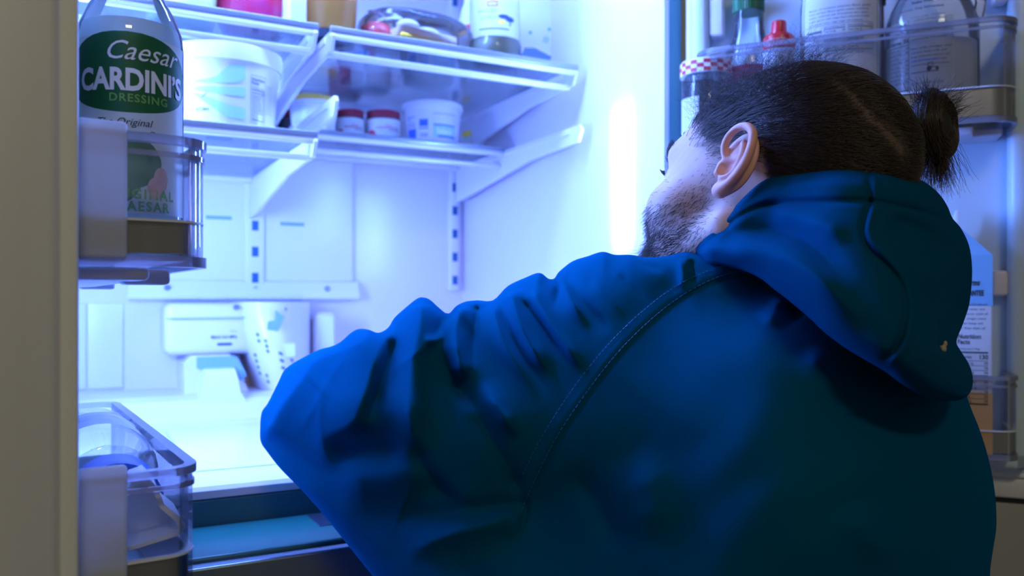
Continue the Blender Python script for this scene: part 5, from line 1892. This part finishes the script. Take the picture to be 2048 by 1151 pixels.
# forearm sleeves and the right arm, inside the refrigerator
def arm_sdf(p):
    d = smin(sd_cap(p, ELL, WRL - (WRL - ELL) * 0.12, 0.046, 0.042), sd_cap(p, SHL, ELL, 0.045, 0.046), 0.03)
    e = smin(sd_cap(p, SHR, ELR, 0.066, 0.060), sd_cap(p, ELR, WRR - (WRR - ELR) * 0.12, 0.062, 0.046), 0.03)
    return np.minimum(d, e)
lo = np.minimum.reduce([SHL, SHR, ELL, ELR, WRL, WRR]) - 0.10
hi = np.maximum.reduce([SHL, SHR, ELL, ELR, WRL, WRR]) + 0.10
AV, AF = surface_nets(arm_sdf, lo, hi, 0.007)
kid(mesh_obj('inner_sleeves', AV - FEET, AF, 'jacket_cloth', None, smooth=True), jacket)

HPOLY = smooth_poly([(1352, 512), (1400, 470), (1432, 440), (1466, 415), (1492, 388), (1520, 360), (1545, 346), (1580, 339), (1630, 334), (1680, 331), (1733, 335), (1775, 340), (1815, 350), (1850, 364),
         (1878, 387), (1895, 412), (1905, 436), (1922, 456), (1938, 490), (1944, 530), (1943, 570), (1938, 610), (1925, 650), (1913, 682), (1922, 702), (1938, 728), (1946, 758), (1940, 785), (1918, 800),
         (1880, 800), (1845, 792), (1800, 765), (1770, 742), (1735, 722), (1690, 695), (1650, 665), (1615, 632), (1580, 603), (1548, 578), (1520, 556), (1480, 540), (1440, 540), (1405, 545), (1370, 535)], 4)
HCTRL = [(1372, 508, 0.640), (1440, 480, 0.600), (1500, 430, 0.592), (1545, 380, 0.588), (1650, 370, 0.560), (1735, 370, 0.555), (1820, 390, 0.575), (1890, 440, 0.605), (1930, 540, 0.610), (1930, 620, 0.605),
         (1480, 505, 0.577), (1560, 520, 0.543), (1560, 450, 0.572), (1640, 450, 0.535), (1640, 600, 0.510), (1735, 450, 0.525), (1735, 600, 0.490), (1820, 500, 0.530), (1820, 640, 0.490), (1740, 690, 0.487),
         (1880, 560, 0.560), (1880, 700, 0.505), (1900, 770, 0.515), (1840, 760, 0.495), (1440, 525, 0.603)]
HFO = [
    # stitched rim band
    ([(1395, 505), (1440, 462), (1490, 425), (1540, 408), (1620, 403), (1735, 402), (1800, 412), (1860, 428), (1908, 444)], -0.0055, 6, 6, 1.5, (0.03, 0.03)),
    ([(1440, 450), (1510, 395), (1560, 372), (1640, 366), (1735, 366), (1810, 378), (1880, 410)], 0.004, 24, 24, 2.0, (0.1, 0.1)),
    # centre seam, a raised double row
    ([(1733, 333), (1738, 370), (1738, 405), (1728, 440), (1726, 470), (1740, 498), (1775, 532), (1802, 568), (1812, 610), (1806, 655), (1790, 695), (1760, 722)], -0.0050, 5, 5, 1.5, (0.02, 0.05)),
    ([(1745, 333), (1750, 370), (1749, 405), (1740, 440), (1738, 466), (1752, 490), (1788, 524), (1816, 562), (1826, 610), (1820, 660), (1803, 702), (1772, 732)], 0.0030, 8, 8, 1.7, (0.02, 0.05)),
    # soft rolls of the collar
    ([(1380, 512), (1440, 497), (1500, 490), (1560, 502), (1620, 540), (1690, 610), (1740, 660)], 0.014, 26, 40, 1.8, (0.1, 0.35)),
    ([(1420, 486), (1480, 470), (1540, 465), (1600, 478), (1660, 520), (1710, 570)], -0.011, 20, 20, 1.7, (0.15, 0.4)),
    ([(1540, 428), (1600, 432), (1660, 452), (1700, 486)], 0.006, 20, 24, 1.8, (0.2, 0.3)),
    ([(1770, 440), (1830, 455), (1880, 490), (1905, 540)], -0.012, 20, 26, 1.7, (0.2, 0.3)),
    ([(1850, 500), (1868, 560), (1885, 620), (1900, 660)], 0.008, 20, 20, 1.7, (0.3, 0.2)),
    ([(1942, 590), (1925, 615), (1905, 645), (1890, 690), (1900, 715)], -0.009, 9, 12, 1.5, (0.1, 0.3)),
    ([(1912, 684), (1890, 690), (1872, 700)], -0.006, 10, 12, 1.5, (0.05, 0.3)),
]
hood, hdep = sheet('hood', HPOLY, HCTRL, HFO, lambda x, y: np.interp(x, [1350, 1480, 1600], [0.014, 0.020, 0.034]), lambda x, y: np.interp(x, [1350, 1480, 1600], [18, 30, 44]), 0.085, 'hood_fleece', jacket, 4.0, 0.0008)


def on_sheet(dep, line, lift, n=6):
    L = spline(line, n)
    return L, P(L[:, 0], L[:, 1], dep(L[:, 0], L[:, 1]) - lift)


# double row of stitches along the armhole
st = MB()
for line in ([(1505, 537), (1440, 552), (1368, 588), (1297, 643), (1230, 711), (1166, 794), (1106, 886), (1053, 996), (1040, 1030)],
             [(1478, 526), (1425, 538), (1350, 573), (1276, 630), (1208, 698), (1142, 782), (1082, 876), (1045, 950)]):
    L, W_ = on_sheet(jdep, line, 0.0012, 40)
    ln = np.concatenate([[0], np.cumsum(np.linalg.norm(np.diff(W_, axis=0), axis=1))])
    s = 0.0
    while s + 0.003 < ln[-1]:
        a = [np.interp(s, ln, W_[:, k]) for k in range(3)]
        b_ = [np.interp(s + 0.0026, ln, W_[:, k]) for k in range(3)]
        st.tube([np.array(a) - FEET, np.array(b_) - FEET], 0.00032, 4)
        s += 0.0038
o = st.build('stitching', 'stitch_thread', jacket)
o['kind'] = 'stuff'
lc = P(1888, 698, float(hdep(1888, 698)) - 0.002) - FEET
lm = MB()
for k in range(7):
    a = lc + np.array([rnd.uniform(-0.0022, 0.0022), rnd.uniform(-0.001, 0.001), rnd.uniform(-0.004, 0.004)])
    lm.ellipsoid(a, (0.0015, 0.0010, 0.0020), 8, 5)
o = lm.build('lint', 'lint', hood, 80)
o['kind'] = 'stuff'

# trousers and shoes below the frame
def leg_sdf(p):
    d = sd_cap(p, HIP - np.array([0.06, 0.02, 0.06]), KNL, 0.105, 0.078)
    d = smin(d, sd_cap(p, KNL, FTL, 0.078, 0.066), 0.02)
    e = sd_cap(p, HIP + np.array([0.06, 0.02, -0.06]), KNR, 0.105, 0.078)
    e = smin(e, sd_cap(p, KNR, FTR, 0.078, 0.066), 0.02)
    return smin(d, e, 0.03)
lo = np.minimum.reduce([HIP, KNL, KNR, FTL, FTR]) - 0.2
hi = np.maximum.reduce([HIP, KNL, KNR, FTL, FTR]) + 0.2
lo[2] = 0.02
TV, TF = surface_nets(leg_sdf, lo, hi, 0.014)
kid(mesh_obj('trousers', TV - FEET, TF, 'denim', None, smooth=True))
for ft in (FTL, FTR):
    kid(MB().ellipsoid((0, 0.07, 0.045), (0.048, 0.14, 0.05), 24, 14).box(-0.047, 0.047, -0.06, 0.20, 0.0, 0.024, 0.010).build('shoe', 'shoe_leather', None, 60)).location = Vector(ft - FEET - np.array([0, 0, ft[2]]))


# ------------------------------------------------------------------ hair
def strands(name, pts, radius, mat, par, tip=0.35):
    """pts: (N, K, 3) world points"""
    N, K, _ = pts.shape
    hc = bpy.data.hair_curves.new(name)
    hc.add_curves([K] * N)
    hc.attributes['position'].data.foreach_set('vector', (pts - FEET).astype(np.float32).ravel())
    ra = hc.attributes.get('radius') or hc.attributes.new('radius', 'FLOAT', 'POINT')
    r = np.tile(np.linspace(1, tip, K), (N, 1)) * (radius if np.isscalar(radius) else np.asarray(radius)[:, None])
    ra.data.foreach_set('value', r.astype(np.float32).ravel())
    hc.materials.append(mat)
    o = bpy.data.objects.new(name, hc)
    COL.objects.link(o)
    o.parent = par
    o['kind'] = 'stuff'
    return o


# sample points over the head
tri = np.vstack([HF[:, [0, 1, 2]], HF[:, [0, 2, 3]]])
A_, B_, C_ = HV[tri[:, 0]], HV[tri[:, 1]], HV[tri[:, 2]]
NR = np.cross(B_ - A_, C_ - A_)
AR = np.linalg.norm(NR, axis=1)
NR /= AR[:, None] + 1e-12


def sample(n, wt):
    pr_ = AR * wt
    pr_ = pr_ / pr_.sum()
    t = nrs.choice(len(tri), n, p=pr_)
    a, b_ = nrs.rand(n), nrs.rand(n)
    s_ = a + b_ > 1
    a[s_], b_[s_] = 1 - a[s_], 1 - b_[s_]
    return A_[t] + a[:, None] * (B_ - A_)[t] + b_[:, None] * (C_ - A_)[t], NR[t]


cen = (A_ + B_ + C_) / 3
qc = to_head(cen)
w_hair = hair_mask(qc)
w_beard = beard_mask(qc)
BUN_W = P(1850, 258, 0.675)
BUN = to_head(BUN_W[None])[0]


def grad_project(p):
    """push points that sank into the head back to its surface"""
    d = head_sdf(p)
    e = 0.0015
    g = np.stack([head_sdf(p + np.eye(3)[k] * e) - d for k in range(3)], -1)
    g /= np.linalg.norm(g, axis=1)[:, None] + 1e-9
    return d, g


def comb(root_p, nor, length, K, toward, lift0, lift1, wob, swirl=0.0):
    N = len(root_p)
    pts = np.zeros((N, K, 3))
    p = root_p + nor * 0.0003
    pts[:, 0] = p
    step = length / (K - 1)
    rw = nrs.randn(N, 3) * wob
    for k in range(1, K):
        dr = toward(p)
        d, g = grad_project(p)
        dr = dr - g * (dr * g).sum(1)[:, None]
        dr /= np.linalg.norm(dr, axis=1)[:, None] + 1e-9
        dr = dr + rw + nrs.randn(N, 3) * wob * 0.35
        t = k / (K - 1)
        want = lift0 + (lift1 - lift0) * t
        dr = dr + g * np.clip((want - d) / np.maximum(step, 1e-5), -0.8, 0.8)[:, None]
        dr /= np.linalg.norm(dr, axis=1)[:, None] + 1e-9
        p = p + dr * (step if np.isscalar(step) else step[:, None])
        pts[:, k] = p
    return pts


def back_dir(p):
    q = to_head(p)
    v = BUN - q
    v /= np.linalg.norm(v, axis=1)[:, None] + 1e-9
    v = v * np.array([1.0, 1.0, 0.8]) + np.array([0, -0.35, -0.22])
    return v @ HM


def bun_dir(p):
    v = BUN_W - p
    return v / (np.linalg.norm(v, axis=1)[:, None] + 1e-9)


# the undercut line: above it long hair is drawn back into the bun, below it the sides are cropped
def top_mask(q):
    x, y, z = np.abs(q[:, 0]), q[:, 1], q[:, 2]
    line = np.interp(y, [-0.13, -0.10, -0.06, 0.0, 0.06], [0.045, 0.062, 0.080, 0.092, 0.098])
    return z > line


tm = top_mask(qc)


def on_head(px, py):
    """first point of the head along the view through a pixel"""
    d = np.full(len(px), 0.5)
    for _ in range(60):
        d = d + np.clip(head_sdf(P(px, py, d)), -0.02, 0.02) * 0.9
    return P(px, py, d)


PL = spline([(1655, 160), (1688, 185), (1718, 215), (1745, 243), (1775, 270), (1800, 300)], 8)
PART = on_head(PL[:, 0], PL[:, 1])


def part_dist(p):
    return np.min(np.linalg.norm(p[:, None] - PART[None], axis=2), axis=1)


pd_ = part_dist(HV)
pm_ = np.exp(-(pd_ / 0.004) ** 2)[:, None] * 0.6
base[:len(HV)] = base[:len(HV)] * (1 - pm_) + np.array([0.20, 0.115, 0.085]) * pm_
ca.data.foreach_set('color', np.hstack([base, np.ones((len(base), 1))]).astype(np.float32).ravel())
RADS = 0.00019
p0, n0_ = sample(26000, w_hair * (~tm))
q0 = to_head(p0)
# thin scalp along the parting
dp0 = part_dist(p0)
keep_ = ~((dp0 < 0.006) & (nrs.rand(len(q0)) < np.clip(1.05 - dp0 / 0.006, 0, 1)))
p0, n0_, q0 = p0[keep_], n0_[keep_], q0[keep_]
len_s = np.interp(q0[:, 2], [-0.06, 0.02, 0.08], [0.010, 0.013, 0.022]) * nrs.uniform(0.7, 1.25, len(p0)) * np.clip(part_dist(p0) / 0.016, 0.35, 1)
sides = strands('cropped_hair', comb(p0, n0_, len_s, 6, back_dir, 0.0006, 0.0040, 0.16), RADS, HAIRM, person)
p1, n1_ = sample(9000, w_hair * tm)
k1 = part_dist(p1) > 0.004
p1, n1_ = p1[k1], n1_[k1]
dist = np.linalg.norm(BUN_W - p1, axis=1)
strands('tied_hair', comb(p1, n1_, dist * 1.05, 14, bun_dir, 0.0015, 0.006, 0.035), RADS * 1.2, HAIRM, person)
# flyaway frizz around the top and the front
p2, n2_ = sample(3000, w_hair * (qc[:, 1] > -0.03) * (qc[:, 2] > 0.05))
def fly(p):
    return back_dir(p) * 0.5 + nrs.randn(len(p), 3) * 0.9
L2 = nrs.uniform(0.015, 0.045, len(p2))
strands('flyaway_hair', comb(p2, n2_, L2, 9, fly, 0.004, 0.032, 0.35), 0.00009, HAIRM, person)

# bun: a coil of wound strands with loose ends
bun_n = cam2w((0.55, 0.10, -0.75)); bun_n /= np.linalg.norm(bun_n)
e1 = cam2w((0.1, 1.0, 0.0)); e1 -= bun_n * (e1 @ bun_n); e1 /= np.linalg.norm(e1)
e2 = np.cross(bun_n, e1)
BC = BUN_W + bun_n * 0.004
def bun_sdf(p):
    q = p - BC
    a, b_, c = q @ e1 / 1.3, q @ e2, q @ bun_n
    rr = np.hypot(a, b_)
    tor = np.hypot(rr - 0.0125, c - 0.004) - 0.0098
    core = np.sqrt((a / 1.0) ** 2 + (b_ / 1.0) ** 2 + ((c - 0.004) / 0.9) ** 2) - 0.0135
    neck_ = sd_cap(p, BC - cam2w((0.025, 0.0, -0.005)), BC, 0.013, 0.010)
    return smin(smin(tor, core, 0.003), neck_, 0.006)
UV_, UF_ = surface_nets(bun_sdf, BC - 0.045, BC + 0.045, 0.0016)
pbr('bun_core', (0.012, 0.008, 0.006), 0.6)
bun = kid(mesh_obj('hair_bun', UV_ - FEET, UF_, 'bun_core', None, smooth=True))
N = 2600
a0 = nrs.rand(N) * 6.283
mi = nrs.rand(N) * 6.283
K = 14
T = np.linspace(0, 1, K)[None]
ang = a0[:, None] + T * nrs.uniform(1.2, 2.6, N)[:, None]
mm = mi[:, None] + T * nrs.uniform(-0.5, 0.9, N)[:, None]
rr_ = 0.0103 + 0.0006 * nrs.randn(N)[:, None] + 0.0004 * np.sin(ang * 5)
rad = 0.0125 + rr_ * np.cos(mm)
hgt = 0.004 + rr_ * np.sin(mm)
W_ = BC + (rad * np.cos(ang) * 1.3)[..., None] * e1 + (rad * np.sin(ang))[..., None] * e2 + hgt[..., None] * bun_n
strands('bun_strands', W_, RADS * 1.15, HAIRM, bun)
# loose ends: a tuft on top and a tail below
def tuft(c, dirs, n, ln, spread, name, sag=0.0):
    K = 8
    base_ = c + nrs.randn(n, 3) * 0.005
    d0 = np.array(dirs)[None] + nrs.randn(n, 3) * spread
    d0 /= np.linalg.norm(d0, axis=1)[:, None]
    T = np.linspace(0, 1, K)
    L_ = nrs.uniform(0.5, 1.1, n)[:, None] * ln
    pts = base_[:, None] + d0[:, None] * (L_ * T)[..., None] + np.array([0, 0, -sag]) * (T ** 2)[None, :, None]
    pts += np.cumsum(nrs.randn(n, K, 3) * 0.0004, 1)
    return strands(name, pts, RADS, HAIRM, bun)
tuft(BC + cam2w((-0.006, 0.016, -0.004)), cam2w((-0.15, 0.8, -0.3)), 260, 0.020, 0.55, 'loose_tuft')
tuft(BC + cam2w((0.010, 0.014, -0.002)), cam2w((0.7, 0.5, -0.2)), 160, 0.020, 0.40, 'loose_tuft')
tuft(BC + cam2w((0.006, -0.014, 0.0)), cam2w((0.10, -1.0, 0.0)), 420, 0.034, 0.22, 'loose_tail', 0.004)
tuft(BC + cam2w((-0.004, -0.006, 0.0)), cam2w((-0.10, -1.0, 0.1)), 300, 0.036, 0.25, 'loose_tail', 0.004)

# beard: curly strands, longer towards the chin
p3, n3_ = sample(12000, w_beard)
q3 = to_head(p3)
lb = np.interp(q3[:, 2], [-0.11, -0.07, -0.04, 0.0], [0.032, 0.022, 0.008, 0.004]) * np.interp(q3[:, 1], [0.0, 0.03, 0.06, 0.1], [0.35, 0.7, 1.0, 1.1]) * nrs.uniform(0.6, 1.2, len(p3))
def beard_dir(p):
    return np.tile((np.array([0.0, 0.45, -1.0])) @ HM, (len(p), 1))
pb = comb(p3, n3_, lb, 9, beard_dir, 0.001, 0.020, 0.30)
ph = nrs.rand(len(p3), 1) * 6.28
amp_ = (lb * 0.055)[:, None] * np.linspace(0, 1, 9)[None]
c1 = np.cross(n3_, (np.array([0, 0.3, -1]) @ HM)[None]); c1 /= np.linalg.norm(c1, axis=1)[:, None] + 1e-9
pb = pb + (np.sin(ph + np.linspace(0, 9, 9)[None]) * amp_)[..., None] * c1[:, None] + (np.cos(ph + np.linspace(0, 9, 9)[None]) * amp_)[..., None] * n3_[:, None]
strands('beard', pb, 0.00013, BEARDM, person)
# lashes and brow of the left eye
for sx_ in (1, -1):
    n = 60
    ax_ = np.linspace(0.018, 0.043, n)
    b0 = np.stack([sx_ * ax_, 0.0870 - ((ax_ - 0.030) ** 2) * 25, np.full(n, 0.013)], -1)
    tipv = np.stack([sx_ * 0.002 * np.ones(n), np.full(n, 0.004), np.full(n, 0.0010)], -1)
    q = np.stack([b0, b0 + tipv * 0.5 - np.array([0, 0, 0.0008]), b0 + tipv], 1)
    strands('eyelashes', from_head(q), 0.00014, HAIRM, person)
    n = 220
    bx_ = nrs.uniform(0.012, 0.050, n)
    b0 = np.stack([sx_ * bx_, 0.0965 - ((bx_ - 0.012) ** 2) * 17, 0.032 + nrs.randn(n) * 0.0022], -1)
    tipv = np.stack([sx_ * np.full(n, 0.006), np.full(n, 0.001), np.full(n, 0.002)], -1)
    q = np.stack([b0, b0 + tipv * 0.5 + np.array([0, 0.0006, 0]), b0 + tipv], 1)
    strands('eyebrow', from_head(q), 0.00013, HAIRM, person)
